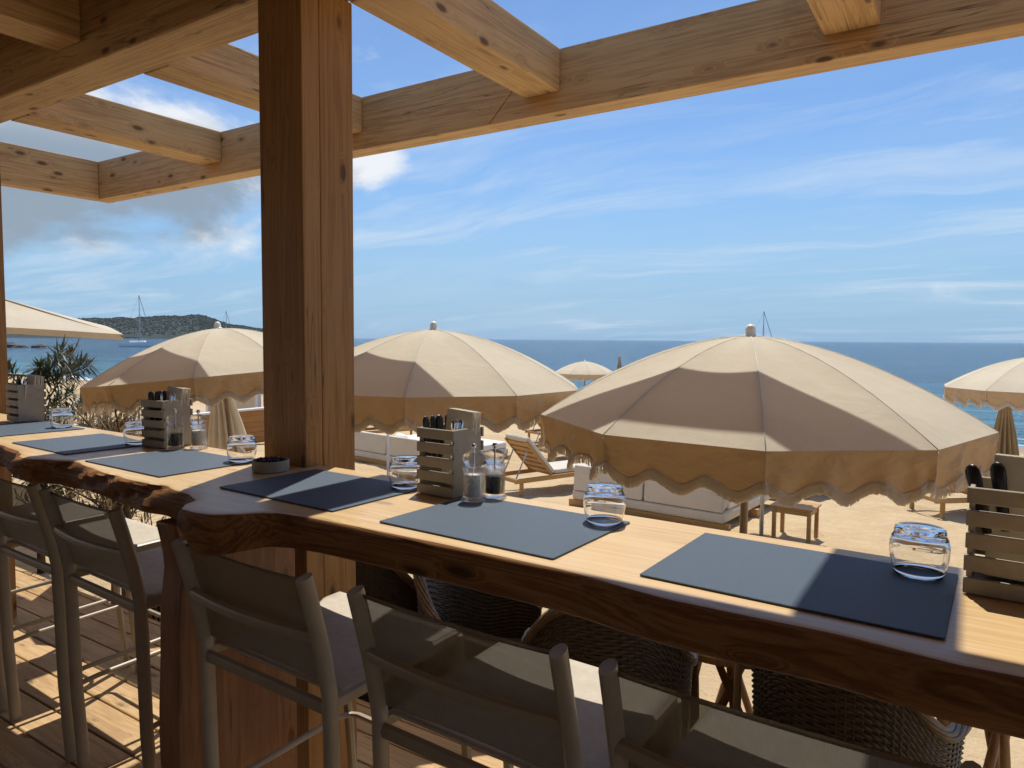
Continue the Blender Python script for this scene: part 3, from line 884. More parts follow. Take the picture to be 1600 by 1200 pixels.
dish = thing('dish', 'small round stone dish holding dark pebbles beside the post', 'dish', (-1.752, 1.385, CT + 0.0008))
MB().lathe([(0.0, 0.0), (0.050, 0.0), (0.0535, 0.004), (0.0540, 0.033), (0.0525, 0.0345), (0.0475, 0.0335), (0.0465, 0.016), (0.0, 0.015)], 40).build('bowl', M['bowl'], dish, smooth=True, angle=40)
pebm = MB().lathe([(0.0, -0.0068), (0.0048, -0.0048), (0.0068, 0.0), (0.0048, 0.0048), (0.0, 0.0068)], 10).mesh('pebble', M['berry'], True)
rr = random.Random(5)
spots = []
for lay, zz, lim in ((0, 0.0225, 0.0375), (1, 0.0335, 0.036)):
    tries = 0
    cur = []
    while len(cur) < (19 if lay == 0 else 16) and tries < 3000:
        tries += 1
        a, r_ = rr.uniform(0, 2 * pi), lim * sqrt(rr.random())
        q = (r_ * cos(a), r_ * sin(a))
        if all((q[0] - s_[0]) ** 2 + (q[1] - s_[1]) ** 2 > 0.0128 ** 2 for s_ in cur):
            cur.append(q)
            spots.append((q[0], q[1], zz + rr.uniform(-0.001, 0.001)))
for q in spots:
    tag(put('pebble', pebm, None, (-1.752 + q[0], 1.385 + q[1], CT + 0.0008 + q[2])), 'dark round pebble lying in the small dish', 'pebble', 'dark pebbles in the dish')

# ------------------------------------------------------------------ parasols
UR, UH, NP = 0.85, 0.315, 10          # radius, canopy rise, panels; local z = 0 is the rim level
def rib_pt(a, t, lift=0.0):
    r_ = 0.012 + (UR - 0.012) * t
    return Vector((r_ * cos(a), r_ * sin(a), UH * (1 - t ** 1.72) + lift))
def panel_fn(u, v):
    a0, a1 = -pi / NP, pi / NP
    p = rib_pt(a0, u) * (1 - v) + rib_pt(a1, u) * v
    p.z -= 0.010 * sin(pi * v) * sin(pi * min(1, u)) 
    return tuple(p)
panel_me = MB().grid(panel_fn, 14, 8).mesh('canopy_panel', M['canvas'], True)
def val_pt(v, t, phase=0.0, seed=0.0):
    p = rib_pt(-pi / NP, 1) * (1 - v) + rib_pt(pi / NP, 1) * v
    L = 0.120 - 0.021 * cos(2 * pi * 3 * v)
    nrm = Vector((1, 0, 0))
    wob = 0.016 * t * t * sin(2 * pi * 3 * v + 0.8 + seed) + 0.022 * t * noise.noise((v * 6, seed * 3.1, 1.0)) + 0.010 * sin(pi * t) * noise.noise((v * 9 + t * 3, seed * 5, t * 2)) + 0.004 * t * noise.noise((v * 22, seed, t * 3))
    edge = min(v, 1 - v)
    wob += 0.011 * t * sin(edge * 62 + t * 2.5 + seed) * math.exp(-edge * 9)
    tuck = 0.012 * t * (abs(v - 0.5) * 2) ** 6
    return p + nrm * (wob - tuck - 0.012 * t + 0.006 * sin(pi * min(1, t * 4) / 1.0) * 0.3) + Vector((0, 0, -L * t))
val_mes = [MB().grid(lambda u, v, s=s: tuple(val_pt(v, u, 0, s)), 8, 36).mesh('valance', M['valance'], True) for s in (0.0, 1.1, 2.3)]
def fringe_mesh(seed):
    mb = MB()
    rr = random.Random(seed)
    n_ = 420
    for k in range(n_):
        v = (k + rr.uniform(0, 1)) / n_
        p = val_pt(v, 1.0, 0, float((0.0, 1.1, 2.3)[seed]))
        L = rr.uniform(0.030, 0.035)
        wd = 0.0030
        dy = rr.uniform(-0.0025, 0.0025); dx = rr.uniform(-0.004, 0.005)
        x0 = p.x + rr.uniform(-0.002, 0.003)
        q = [(x0, p.y - wd, p.z + 0.004), (x0, p.y + wd, p.z + 0.004), (x0 + dx * .5 + 0.003, p.y + wd + dy * .4, p.z - L * .55), (x0 + dx * .5 + 0.003, p.y - wd + dy * .4, p.z - L * .55), (x0 + dx, p.y + wd * .8 + dy, p.z - L), (x0 + dx, p.y - wd * .8 + dy, p.z - L)]
        mb.add(q, [(0, 1, 2, 3), (3, 2, 4, 5)])
    mb.tube([tuple(val_pt(q / 36, 0.985, 0, float((0.0, 1.1, 2.3)[seed])) + Vector((0.002, 0, 0))) for q in range(37)], 0.0045, 5)
    return mb.mesh('fringe', M['fringe'])
fr_mes = [fringe_mesh(k) for k in range(3)]
seam_me = MB().tube([rib_pt(pi / NP, 0.02 + 0.98 * q / 10, 0.0004) for q in range(11)], 0.0016, 5).mesh('seam', M['seam'], True)
rib_me = MB().tube([rib_pt(pi / NP, 0.05 + 0.94 * q / 8, -0.012) for q in range(9)], 0.004, 5).mesh('rib', M['steel'], True)
fin_me = MB().lathe([(0.0, 0.0), (0.030, 0.0), (0.031, 0.006), (0.025, 0.010), (0.021, 0.013), (0.0215, 0.030), (0.0185, 0.042), (0.011, 0.050), (0.0, 0.053)], 28).mesh('finial', M['white'], True)
def make_parasol(pole_mat, pole_len, label, loc, rotz, nrm=None, pole_r=0.016, sc=1.0):
    root = thing('parasol', label, 'parasol', loc, rotz, 'fringed cream parasols')
    if nrm:
        root.rotation_euler = (Vector((0, 0, 1)).rotation_difference(Vector((*nrm, 1)).normalized()).to_matrix() @ Matrix.Rotation(rotz, 3, 'Z')).to_euler()
    root.scale = (sc,) * 3
    for k in range(NP):
        a = 2 * pi * k / NP + pi / NP
        cp = put('canopy_panel', panel_me, root, None, (0, 0, a))
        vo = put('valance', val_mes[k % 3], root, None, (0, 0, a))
        tag(put('fringe', fr_mes[k % 3], vo), kind='stuff')
        put('seam', seam_me, cp)
        put('rib', rib_me, cp)
    po = MB().tube([(0, 0, -pole_len), (0, 0, UH - 0.003)], pole_r, 12).build('pole', pole_mat, root, smooth=True, angle=40)
    put('finial', fin_me, po, (0, 0, UH - 0.004))
    MB().lathe([(0.017, UH - 0.09), (0.034, UH - 0.085), (0.036, UH - 0.06), (0.017, UH - 0.055)], 20).build('hub', M['steel'], po, smooth=True)
    return root
ZR = 1.205
make_parasol(M['pole'], ZR + 0.98, 'large fringed cream parasol nearest, right of the middle crate', (-0.730, 2.85, 1.2154), -1.256, (0.015, -0.03), sc=0.965)
make_parasol(M['pole'], ZR + 0.98, 'fringed cream parasol just right of the timber post', (-2.342, 2.882, 1.2575), -1.043, sc=0.915)
make_parasol(M['pole'], ZR + 0.98, 'leaning fringed cream parasol left of the timber post', (-4.11, 2.883, 1.258), -0.8, (-0.085, -0.05), sc=0.95)
make_parasol(M['pole'], 2.2, 'fringed cream parasol cut off by the right edge of the picture', (0.60, 8.5, 1.06), -0.9)
make_parasol(M['steel'], 2.2, 'parasol whose grey pole stands beside the low daybed', (-2.09, 8.97, 0.90), -0.6, pole_r=0.026)
make_parasol(M['white'], 2.2, 'parasol whose white pole stands by the daybed right of the post', (-8.55, 9.25, 0.92), -0.3, pole_r=0.022)
make_parasol(M['pole'], 2.1, 'small distant cream parasol near the water between two larger ones', (-8.75, 17.2, 0.60), -0.3)

def closed_parasol(loc, label, n=14, H=1.05, r0=0.025, r1=0.15, mat='darkcloth', pole=2.6, tilt=0, fringe=True, name='closed_parasol', group='closed parasols'):
    root = thing(name, label, 'parasol', loc, 0, group, (radians(tilt), radians(-tilt), R(0, 3)))
    def fn(u, v):
        a = v * 2 * pi
        r_ = r0 + (r1 - r0) * (u ** 1.05)
        f = 1 + 0.34 * cos(a * n) * min(1, u * 2.5) + 0.1 * noise.noise((a * 2, u * 2, 1))
        return (r_ * f * cos(a), r_ * f * sin(a), -H * u)
    MB().grid(fn, 14, n * 8).build('folded_canopy', M[mat], root, smooth=True)
    if fringe:
        mb = MB()
        rr = random.Random(int(abs(loc[0]) * 10))
        for k in range(n * 12):
            v = rr.random()
            x_, y_, z_ = fn(1.0, v)
            mb.tube([(x_, y_, z_ + 0.01), (x_ * 1.08 + rr.uniform(-.01, .01), y_ * 1.08, z_ - 0.03), (x_ * 1.02, y_ * 1.02, z_ - 0.06)], [0.009, 0.012, 0.006], 5)
        tag(mb.build('fringe', M['fringe'], root), kind='stuff')
    put('finial', fin_me, root, (0, 0, 0))
    MB().tube([(0, 0, -pole), (0, 0, 0)], 0.019, 10).build('pole', M['pole'], root, smooth=True)
    return root
closed_parasol((-8.05, 17.9, 1.05), 'dark closed parasol standing near the water right of the small distant one', H=1.2, r1=0.17, fringe=False, pole=2.4)
closed_parasol((0.34, 9.35, 1.02), 'taupe striped closed parasol standing under the parasol at the right edge', H=1.35, r1=0.19, fringe=False, pole=2.2)
closed_parasol((-7.75, 5.35, 1.24), 'cream closed parasol with tasselled hem behind the mills left of the post', H=1.12, r0=0.03, r1=0.19, mat='canvas', pole=1.8, tilt=5)

# big square parasol at far left
sq = thing('square_parasol', 'big flat cream square parasol at the left edge of the picture', 'parasol', (-8.67, 2.70, -0.03), 0)
ctr = Vector((0, 0, 2.17))
cor = [Vector((2.05, 0.9, 1.55)), Vector((-0.9, 2.05, 1.66)), Vector((-2.05, -0.9, 1.66)), Vector((0.9, -2.05, 1.60))]
for k in range(4):
    a, b = cor[k], cor[(k + 1) % 4]
    def fn(u, v, a=a, b=b):
        p = ctr.lerp(a.lerp(b, v), u)
        p.z -= 0.10 * u * (1 - u) + (-0.05) * sin(pi * v) * u
        return tuple(p)
    o = MB().grid(fn, 8, 8).build('canopy_panel', M['canvas'], sq, smooth=True)
    def hem(u, v, a=a, b=b):
        p = Vector(fn(1.0, v)); p.z -= 0.055 * u
        return tuple(p)
    MB().grid(lambda u, v: hem(u, v), 2, 8).build('hem', M['canvas'], sq, smooth=True)
    MB().tube([ctr - Vector((0, 0, 0.03)), a - Vector((0, 0, 0.02))], 0.012, 6).build('rib', M['pole'], sq)
MB().tube([(0, 0, -0.9), (0, 0, 2.25)], 0.03, 12).build('pole', M['pole'], sq, smooth=True)

# ------------------------------------------------------------------ beach furniture
def S(x, y):
    return (x, y, sand_z(y) - 0.01)
tb = thing('side_table', 'small teak side table on the sand beside the daybed', 'table', S(-1.74, 9.2), radians(-4))
for k in range(5):
    MB().box((-0.25, -0.215 + k * 0.087, 0.405), (0.25, -0.133 + k * 0.087, 0.427)).build('slat', M['teak'], tb, bevel=0.003)
for sx in (-1, 1):
    for sy in (-1, 1):
        MB().box((sx * 0.205 - 0.022, sy * 0.18 - 0.022, 0), (sx * 0.205 + 0.022, sy * 0.18 + 0.022, 0.403)).build('leg', M['teak'], tb, bevel=0.003)
for sy in (-1, 1):
    MB().box((-0.18, sy * 0.18 - 0.011, 0.335), (0.18, sy * 0.18 + 0.011, 0.402)).build('apron', M['teak'], tb)
    MB().box((sy * 0.205 - 0.011, -0.157, 0.335), (sy * 0.205 + 0.011, 0.157, 0.402)).build('apron', M['teak'], tb)

def soft_box(lo, hi, r_=0.05):
    b = MB().box(lo, hi)
    return b
def daybed(label, loc, rotz, towel):
    root = thing('daybed', label, 'daybed', loc, rotz, 'low upholstered daybeds on the sand')
    w_, l_ = 2.3, 2.3
    for y_ in (0.06, l_ / 2, l_ - 0.06):
        MB().box((-w_ / 2 - 0.06, y_ - 0.045, 0.0), (w_ / 2 + 0.06, y_ + 0.045, 0.09)).build('base_runner', M['teak'], root, bevel=0.004)
    MB().box((-w_ / 2, -0.0, 0.092), (w_ / 2, l_, 0.23)).build('base_cushion', M['cushion'], root, bevel=0.035, seg=3)
    MB().box((-w_ / 2 + 0.03, 0.26, 0.225), (w_ / 2 - 0.03, l_ - 0.02, 0.36)).build('mattress', M['whitecush'], root, bevel=0.04, seg=3)
    for s in (-1, 1):
        poly = [(0.0, 0.232), (0.40, 0.362), (0.12, 0.60), (0.03, 0.60)]
        b = MB().prism(poly, min(0.012 * s, s * (w_ / 2 - 0.02)), max(0.012 * s, s * (w_ / 2 - 0.02)), My)
        b.build('back_cushion', M['cushion'], root, bevel=0.02, seg=3)
    return root
daybed('pale daybed with two back cushions beside the side table', S(-3.70, 9.06), radians(-5), False)
bB = daybed('pale daybed with a rolled towel, seen just right of the post', S(-9.4, 10.1), radians(-8), True)
tw = thing('rolled_towel', 'rolled white towel lying on the daybed right of the post', 'towel', (-9.45, 10.62, sand_z(10.2) + 0.47), radians(-30))
MB().tube([(-0.2, 0, 0), (-0.17, 0, 0), (0, 0, 0.004), (0.17, 0, 0), (0.2, 0, 0)], [0.075, 0.095, 0.1, 0.095, 0.075], 16).build('towel_roll', M['cotton'], tw, smooth=True, angle=50)

def make_lounger():
    root = thing('sun_lounger', 'x', 'sun lounger', group='teak sun loungers on the beach')
    L, W2, H0 = 1.9, 0.32, 0.30
    for s in (-1, 1):
        MB().box((s * W2 - 0.02, 0.0, H0 - 0.07), (s * W2 + 0.02, L, H0)).build('side_rail', M['teak'], root, bevel=0.004)
    for y_ in (0.1, L - 0.14):
        for s in (-1, 1):
            MB().box((s * W2 - 0.025, y_, 0.0), (s * W2 + 0.025, y_ + 0.05, H0 - 0.071)).build('leg', M['teak'], root, bevel=0.004)
    for k in range(9):
        MB().box((-W2 + 0.022, 0.78 + k * 0.12, H0 - 0.03), (W2 - 0.022, 0.86 + k * 0.12, H0 - 0.008)).build('slat', M['teak'], root)
    for y_ in (0.03, L - 0.07):
        MB().box((-W2 + 0.022, y_, H0 - 0.065), (W2 - 0.022, y_ + 0.04, H0 - 0.01)).build('crossbar', M['teak'], root)
    # raised back
    A = radians(48)
    Rb = Matrix.Translation((0, 0.76, H0)) @ Matrix.Rotation(-A, 4, 'X') @ Matrix.Scale(-1, 4, (0, 1, 0))
    for s in (-1, 1):
        b = MB().box((s * (W2 - 0.03) - 0.018, 0.0, -0.035), (s * (W2 - 0.03) + 0.018, 0.76, 0.0), Rb); b.build('back_rail', M['teak'], root)
    for k in range(6):
        MB().box((-W2 + 0.05, 0.04 + k * 0.12, -0.022), (W2 - 0.05, 0.12 + k * 0.12, -0.003), Rb).build('back_slat', M['teak'], root)
    MB().box((-W2 + 0.02, 0.01, 0.002), (W2 - 0.02, 0.80, 0.07), Rb).build('back_cushion', M['cushion'], root, bevel=0.025, seg=3)
    MB().box((-W2 + 0.02, 0.79, H0 + 0.002), (W2 - 0.02, L, H0 + 0.075)).build('seat_cushion', M['cushion'], root, bevel=0.025, seg=3)
    MB().tube([(0.18, 0.33, H0 + 0.40), (0.18, 0.12, H0 - 0.03)], 0.012, 6).build('prop', M['steel'], root)
    MB().tube([(-0.18, 0.33, H0 + 0.40), (-0.18, 0.12, H0 - 0.03)], 0.012, 6).build('prop', M['steel'], root)
    return root
lo0 = make_lounger()
lo0['label'] = 'teak sun lounger with raised back, between the middle crate and the daybed'
lo0.location = S(-6.05, 9.15); lo0.rotation_euler = (0, 0, radians(-22))
again(lo0, 'teak sun lounger seen below the right end of the nearest parasol', S(-0.55, 12.0), radians(-50))
again(lo0, 'teak sun lounger behind the side table, mostly under the nearest parasol', S(-2.45, 12.2), radians(-30))
again(lo0, 'distant sun lounger seen above the first one, under the parasol fringe', S(-7.6, 12.7), radians(-20))
again(lo0, 'distant sun lounger at the waterside between two parasols', S(-9.4, 15.6), radians(-20))
again(lo0, 'sun lounger behind the daybed right of the post', S(-12.6, 12.4), radians(-20))

# cable lying on the sand
pts = []
for k in range(70):
    a = k / 69 * 4 * pi
    pts.append((0.42 * cos(a) * (1 + 0.06 * sin(a * 0.7)), 0.20 * sin(a) + 0.02 * sin(3 * a), 0.02 + 0.012 * (k % 7 == 0) + 0.01 * a / 12))
pts += [(0.55, 0.1, 0.02), (0.9, -0.1, 0.015), (1.3, -0.15, 0.012)]
tag(MB().tube(pts, 0.011, 6).build('cable', M['rope'], loc=(-1.60, 8.55, sand_z(8.6) + 0.0), smooth=True), 'dark cable lying in loops on the sand near the side table', 'cable')

# ------------------------------------------------------------------ wicker armchairs and driftwood tables below the deck
def make_chair():
    root = thing('wicker_armchair', 'x', 'armchair', group='dark wicker armchairs below the deck')
    A_, B_ = 0.31, 0.30
    def plan(s):            # s in 0..1, left front -> back -> right front ; front is +y
        a = (-0.18 + 1.36 * s) * pi
        x_ = -A_ * cos(a)
        y_ = -B_ * sin(a)
        k = 1.0
        # squarish
        x_ = A_ * math.copysign(abs(cos(a)) ** 0.85, -cos(a))
        y_ = -B_ * math.copysign(abs(sin(a)) ** 0.85, sin(a))
        return x_, y_
    def top(s):
        c = abs(s - 0.5) * 2
        q = min(1.0, max(0.0, (c - 0.12) / 0.58))
        return 0.60 + 0.25 * (1 - q * q * (3 - 2 * q)) - 0.05 * max(0, c - 0.8) * 4
    rows, seg = 64, 168
    mb = MB()
    for r_ in range(rows * 2):
        lay = 0.955 if r_ >= rows else 1.0
        r_ = r_ % rows
        f0, f1 = (r_ + 0.02) / rows, (r_ + 0.97) / rows
        if lay < 1:
            f0 -= 0.5 / rows; f1 -= 0.5 / rows
        prev = None
        for k in range(seg + 1):
            s = k / seg
            x_, y_ = plan(s)
            l_ = sqrt(x_ * x_ + y_ * y_)
            nx, ny_ = x_ / l_, y_ / l_
            ph = sin(pi * (k / 3.5) + (pi if r_ % 2 else 0))
            flare = 1.0
            h_ = top(s)
            ze = 0.04 + (h_ - 0.05) * f0; zf = 0.04 + (h_ - 0.05) * f1
            off = 0.0042 * ph
            fl0 = (0.90 + 0.10 * f0) * lay
            a = (x_ * fl0 + nx * off, y_ * fl0 + ny_ * off, ze)
            b = (x_ * fl0 + nx * off, y_ * fl0 + ny_ * off, zf)
            o_ = (x_ * fl0 + nx * (off + 0.004), y_ * fl0 + ny_ * (off + 0.004), (ze + zf) / 2)
            mb.v += [a, o_, b]
            if prev is not None:
                i = prev
                mb.f += [(i, i + 3, i + 4, i + 1), (i + 1, i + 4, i + 5, i + 2)]; mb.m += [0, 0]
            prev = len(mb.v) - 3
    tag(mb.build('weave', M['wicker'], root, smooth=True), kind='stuff')
    MB().grid(lambda u, v: (plan(u)[0] * (0.90 + 0.10 * v) * 0.978, plan(u)[1] * (0.90 + 0.10 * v) * 0.978, 0.04 + (top(u) - 0.05) * v), 66, 6).build('lining', M['wicker'], root, smooth=True)
    mb = MB()
    for k in range(0, seg + 1, 3):
        s = k / seg
        x_, y_ = plan(s)
        mb.tube([(x_ * 0.905, y_ * 0.905, 0.03), (x_ * 0.99, y_ * 0.99, top(s))], 0.0042, 4)
    tag(mb.build('stakes', M['wicker'], root), kind='stuff')
    for q in range(9):
        path = []
        for k in range(90):
            s = k / 89
            x_, y_ = plan(s)
            l_ = sqrt(x_ * x_ + y_ * y_)
            an = q * 2 * pi / 9 + s * 17
            rr_ = 0.018
            path.append((x_ * (1 + rr_ * cos(an) / l_), y_ * (1 + rr_ * cos(an) / l_), top(s) + rr_ * sin(an) * 0.9))
        MB().tube(path, 0.0068, 6).build('rim_strand', M['wrim'], root, smooth=True)
    MB().prism(rounded(0.50, 0.50, 0.1, 5), 0.27, 0.33).build('seat_base', M['wicker'], root)
    MB().prism(rounded(0.48, 0.48, 0.1, 5), 0.331, 0.41).build('seat_cushion', M['darkpad'], root, bevel=0.02)
    for sx in (-1, 1):
        for sy in (-1, 1):
            MB().tube([(sx * 0.21, sy * 0.2, 0), (sx * 0.21, sy * 0.2, 0.27)], 0.018, 8).build('leg', M['wicker'], root)
    return root
ch0 = make_chair()
ch0['label'] = 'dark wicker armchair seen from behind at the right, by driftwood sticks'
ch0.location = (-0.33, 2.98, -0.555); ch0.rotation_euler = (0, 0, radians(-14)); ch0.scale = (1.16,) * 3
again(ch0, 'dark wicker armchair below the counter, behind the second nearest stool', (-1.30, 2.82, -0.55), radians(22))
again(ch0, 'dark wicker armchair with a curving rim, seen over a stool back', (-1.93, 2.82, -0.55), radians(-68))
again(ch0, 'dark wicker armchair back lit through its weave right beside the post', (-2.70, 2.92, -0.555), radians(5))

def drift_table(label, loc, seed):
    root = thing('driftwood_table', label, 'table', loc, 0, 'driftwood tables below the deck')
    rr = random.Random(seed)
    for k in range(12):
        a = 2 * pi * k / 12 + rr.uniform(-.2, .2)
        b = a + rr.uniform(-1.2, 1.2)
        r0, r1 = rr.uniform(0.22, 0.30), rr.uniform(0.10, 0.28)
        p0 = Vector((r0 * cos(a), r0 * sin(a), 0)); p1 = Vector((r1 * cos(b), r1 * sin(b), 0.70))
        mid = (p0 + p1) / 2 + Vector((rr.uniform(-.03, .03), rr.uniform(-.03, .03), 0))
        MB().tube([p0, mid, p1], [rr.uniform(.018, .026), rr.uniform(.018, .024), rr.uniform(.014, .02)], 8).build('stick', M['drift'], root, smooth=True)
    MB().prism([(0.36 * cos(2 * pi * k / 36), 0.36 * sin(2 * pi * k / 36)) for k in range(36)], 0.70, 0.735).build('tabletop', M['drift'], root, bevel=0.006)
# unseen board wall added behind the camera to darken the landward fill
rest = thing('shade_wall', 'unseen dark boarded wall added behind the deck to dim the fill light', 'added wall', (0, 0, 0))
bm_ = MB().box((0, 0, 0), (15.6, 0.04, 0.176)).mesh('cladding_board', M['roof'])
for k in range(16):
    put('cladding_board', bm_, rest, (-9.7, -6.1, 0.02 + k * 0.18))

drift_table('driftwood stick table right of the wicker chair at the right', (0.03, 3.5, -0.59), 4)
drift_table('driftwood stick table glimpsed between two wicker armchairs', (-0.90, 3.30, -0.58), 9)

# ------------------------------------------------------------------ low plank wall and cabana on the left
wall = thing('plank_wall', 'low orange brown plank wall with a pale cap on the beach', 'wall', (-13.9, 4.5, -0.95))
plk = MB().box((-0.02, 0, 0), (0.02, 9.2, 0.122)).mesh('plank', M['wallwood'])
for k in range(6):
    put('plank', plk, wall, (R(-0.003, 0.003), R(-0.02, 0.02), 0.0 + k * 0.128), None, 0.004, 1)
MB().box((-0.11, -0.05, 0.772), (0.07, 9.3, 0.815)).build('wall_cap', M['white'], wall, bevel=0.006)
for k in range(6):
    MB().box((-0.10, 0.1 + k * 1.75, 0.0), (-0.022, 0.2 + k * 1.75, 0.771)).build('wall_post', M['teak'], wall)
cab = thing('cabana', 'cream curtained cabana behind the low plank wall', 'cabana', (-15.9, 12.6, -0.98))
cab.scale = (0.85, 0.85, 0.8)
for x_ in (-1.2, 1.2):
    for y_ in (-1.4, 1.4):
        MB().box((x_ - 0.06, y_ - 0.06, 0), (x_ + 0.06, y_ + 0.06, 2.1)).build('post', M['white'], cab)
for y_ in (-0.65, 0.72):
    MB().grid(lambda u, v, y_=y_: (1.2 + 0.035 * sin(v * 34), y_ + (v - 0.5) * 1.15, 0.05 + u * 2.0), 3, 60).build('curtain', M['canvas'], cab, smooth=True)
MB().grid(lambda u, v: ((v - 0.5) * 2.2, -1.4 + 0.035 * sin(v * 50), 0.05 + u * 2.0), 3, 80).build('curtain', M['canvas'], cab, smooth=True)
MB().prism([(-1.35, -1.55), (1.35, -1.55), (1.35, 1.55), (-1.35, 1.55)], 2.101, 2.16).build('roof', M['canvas'], cab)

# ------------------------------------------------------------------ plants
def leaf(mb, p, dirv, L, wd, curl, mi=0):
    dirv = dirv.normalized()
    side = dirv.cross(Vector((0, 0, 1)))
    if side.length < 0.05:
        side = Vector((1, 0, 0))
    side.normalize()
    a = p
    b = p + dirv * L * 0.5 + Vector((0, 0, -curl * L * 0.15))
    c = p + dirv * L + Vector((0, 0, -curl * L * 0.6))
    o = len(mb.v)
    mb.v += [tuple(a), tuple(b - side * wd), tuple(b + side * wd), tuple(c)]
    mb.f += [(o, o + 1, o + 2), (o + 1, o + 3, o + 2)]; mb.m += [mi, mi]

def shrub(name, label, loc, H, nb, seed, mats, L=(0.10, 0.19), spread=0.6, leaves=46, updir=0.55, wd=0.007, rose=0.8):
    root = thing(name, label, 'shrub', loc)
    rr = random.Random(seed)
    st_, lf = MB(), MB()
    st_.tube([(0, 0, 0), (0.02, 0.01, H * 0.4), (0.0, 0.03, H * 0.7)], [0.035, 0.026, 0.014], 8)
    for k in range(nb):
        a = rr.uniform(0, 2 * pi)
        z0 = H * rr.uniform(0.25, 0.72)
        ln = spread * rr.uniform(0.55, 1.1)
        p0 = Vector((0, 0, z0))
        dv = Vector((cos(a), sin(a), updir + rr.uniform(-0.35, 0.25))).normalized()
        p1 = p0 + dv * ln * 0.55
        p2 = p1 + (dv + Vector((0, 0, 0.25))).normalized() * ln * 0.45
        st_.tube([p0, p1, p2], [0.012, 0.008, 0.004], 5)
        for q in range(leaves):
            t = 0.30 + 0.70 * (q / leaves) ** rose
            base = p0.lerp(p1, t / 0.55) if t < 0.55 else p1.lerp(p2, (t - 0.55) / 0.45)
            an = q * 2.4
            ax = dv
            s1 = ax.orthogonal().normalized(); s2 = ax.cross(s1)
            ld = (s1 * cos(an) + s2 * sin(an)) * rr.uniform(0.7, 1.1) + ax * rr.uniform(0.5, 1.1) + Vector((0, 0, 0.15))
            leaf(lf, base, ld, rr.uniform(*L), wd * rr.uniform(0.7, 1.3), rr.uniform(0.1, 0.6))
    st_.build('stem', M['bark'], root, smooth=True)
    tag(lf.build('foliage', mats, root), kind='stuff')
    return root
shrub('spiky_shrub', 'spiky green shrub with tufted branches behind the farthest crate', (-6.75, 2.90, -0.56), 2.55, 40, 2, M['leaf'], L=(0.11, 0.22), spread=0.62, wd=0.008, leaves=74, updir=0.30, rose=0.42)
shrub('spiky_shrub', 'lower green shrub between the farthest crate and the leaning parasol', (-6.05, 2.80, -0.56), 1.95, 30, 12, M['leaf'], L=(0.09, 0.16), spread=0.45)
shrub('dry_shrub', 'dry brown shrub behind the placemats left of the mills', (-4.98, 2.68, -0.56), 1.85, 30, 22, M['dry'], L=(0.08, 0.17), spread=0.42, leaves=40, updir=0.7)
shrub('dry_shrub', 'straw coloured dry shrub below the leaning parasol', (-5.45, 2.85, -0.56), 1.9, 30, 33, M['dry'], L=(0.08, 0.17), spread=0.40, leaves=40, updir=0.8)

def tuft(label, loc, n, seed, L=(0.3, 0.55)):
    mb = MB()
    rr = random.Random(seed)
    for k in range(n):
        a = rr.uniform(0, 2 * pi); r_ = rr.uniform(0, 0.15)
        dv = Vector((cos(a) * 0.6, sin(a) * 0.6, 1.0))
        leaf(mb, Vector((r_ * cos(a), r_ * sin(a), 0)), dv, rr.uniform(*L), 0.006, rr.uniform(0.3, 1.2))
    return mb
for i, (x, y, z, lb) in enumerate([(-3.62, 2.6, -0.10, 'dark grass growing in the reed planter'), (-4.35, 2.55, -0.1, 'dark grass in the planter at the left'), (-2.95, 2.62, -0.12, 'dark grass in the planter nearest the slab leg')]):
    root = thing('reed_planter', ['round reed planter with dark grass in the middle of three', 'round reed planter with dark grass farthest left', 'round reed planter with dark grass nearest the slab leg'][i], 'planter', (x, y, -0.56), 0, 'reed planters in front of the deck')
    rod = MB().tube([(0, 0, 0), (0, 0, 0.62)], 0.012, 6).mesh('reed', M['reed'], True)
    for k in range(40):
        a = 2 * pi * k / 40
        put('reed', rod, root, (0.2 * cos(a), 0.2 * sin(a), R(0, 0.02)))
    MB().lathe([(0.0, 0.0), (0.186, 0.0), (0.186, 0.58), (0.0, 0.58)], 24).build('soil', M['darkpad'], root)
    o = tuft(lb, None, 240, i + 3).build('grass', M['darkgrass'], root, loc=(0, 0, 0.57))
    tag(o, kind='stuff')

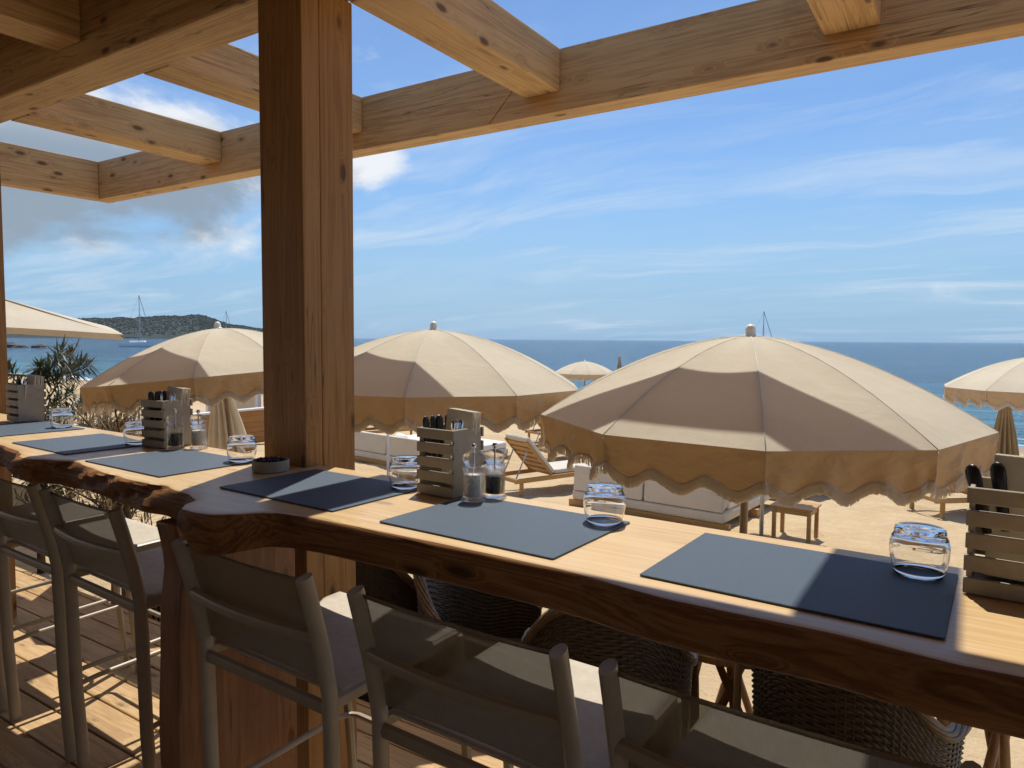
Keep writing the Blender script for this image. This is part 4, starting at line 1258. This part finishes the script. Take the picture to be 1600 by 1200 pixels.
# ------------------------------------------------------------------ sailing boats
def sailboat(label, loc, rotz, L=11.0, mast=16.0, cover=True):
    root = thing('sailing_boat', label, 'sailboat', loc, rotz, 'sailing boats at anchor')
    def hull(u, v):
        x_ = (u - 0.5) * L
        wv = 1.75 * (sin(pi * (0.14 + 0.86 * u) if u > 0 else 0.4)) ** 0.7 if u < 1 else 0.0
        wv = 1.75 * max(0.0, (1 - max(0, (u - 0.45) / 0.55) ** 2.2)) * (0.72 + 0.28 * min(1, u / 0.3))
        sh = 1.15 + 0.35 * u ** 2
        a = (v - 0.5) * 2
        k = abs(a)
        y_ = math.copysign(wv * (min(1, k * 1.6) if k < 0.62 else 1.0), a)
        z_ = -0.4 + 0.5 * max(0, (k - 0.2)) if k < 0.62 else -0.19 + (sh + 0.19) * (k - 0.62) / 0.38
        return (x_ + 0.25 * (u) * max(0, k - .62), y_, z_)
    MB().grid(hull, 20, 16).build('hull', M['hull'], root, smooth=True)
    MB().grid(lambda u, v: (hull(u, 0)[0], hull(u, 0)[1] * (1 - v) + hull(u, 1)[1] * v, hull(u, 0)[2] - 0.05), 20, 4).build('deck_top', M['hull'], root)
    MB().prism([(-2.2, -0.9), (2.6, -0.55), (2.6, 0.55), (-2.2, 0.9)], 1.1, 1.75).build('cabin', M['hull'], root, bevel=0.1)
    MB().prism([(-4.6, -1.0), (-2.0, -1.0), (-2.0, 1.0), (-4.6, 1.0)], 2.65, 2.78).build('bimini', M['hullblue'], root)
    for x_ in (-4.4, -2.2):
        for y_ in (-0.95, 0.95):
            MB().tube([(x_, y_, 1.0), (x_, y_, 2.66)], 0.04, 5).build('stanchion', M['steel'], root)
    ms = MB().tube([(0.9, 0, 0.8), (0.9, 0, mast)], [0.15, 0.10], 8).build('mast', M['steel'], root)
    MB().tube([(0.8, 0, 2.6), (-3.6, 0, 2.7)], 0.16, 8).build('boom', M['hullblue'], root)
    MB().tube([(L * 0.49, 0, 1.5), (0.95, 0, mast - 0.3)], 0.09, 5).build('forestay', M['steel'], ms)
    MB().tube([(-L * 0.49, 0, 1.2), (0.9, 0, mast - 0.1)], 0.025, 4).build('backstay', M['steel'], ms)
    for s in (-1, 1):
        MB().tube([(0.9, s * 1.6, 1.1), (0.9, 0, mast * 0.72)], 0.025, 4).build('shroud', M['steel'], ms)
        MB().tube([(0.9, 0, mast * 0.45), (0.9, s * 0.75, mast * 0.46)], 0.03, 4).build('spreader', M['steel'], ms)
    return root
sailboat('white sailing boat at anchor in the bay before the headland', (-217.0, 122.3, -1.5), radians(30), 10.5, 15.8)
sailboat('sailing boat whose mast tip shows above the leaning parasol', (-268, 189, -1.5), radians(20), 10.5, 14.3)
sailboat('sailing boat whose mast rises behind the nearest parasol', (-54.8, 226.8, -1.5), radians(-15), 9.5, 12.2)
for i, (x, y, lb) in enumerate([(-1250, 4700, 'tiny sail on the horizon left of the nearest parasol'), (350, 4700, 'tiny boat on the horizon near the right edge'), (900, 4800, 'tiny boat on the horizon at the far right edge')]):
    root = thing('distant_boat', lb, 'boat', (x, y, -1.5), R(0, 3))
    MB().prism([(-8, -2), (6, -2), (9, 0), (6, 2), (-8, 2)], 0, 2.5).build('hull', M['hull'], root)
    MB().add([(-4, 0, 3), (5, 0.2, 3), (0.5, 0, 14 if i != 1 else 6), (0.5, 0.5, 3)], [(0, 1, 2), (0, 3, 2), (1, 3, 2)]).build('sail', M['hull'], root)

# ------------------------------------------------------------------ sea haze
hzm, t = new_mat('sea_haze')
vp = t.n('ShaderNodeVolumePrincipled', {'Color': (0.60, 0.80, 1.0), 'Density': 0.00002, 'Anisotropy': 0.1})
t.n('ShaderNodeOutputMaterial', {1: vp})
hb = MB().box((-27000, -2000, -3.2), (27000, 33000, 90.0)).build('haze', hzm)
tag(hb, 'thin pale sea haze over the bay', 'haze', kind='stuff')
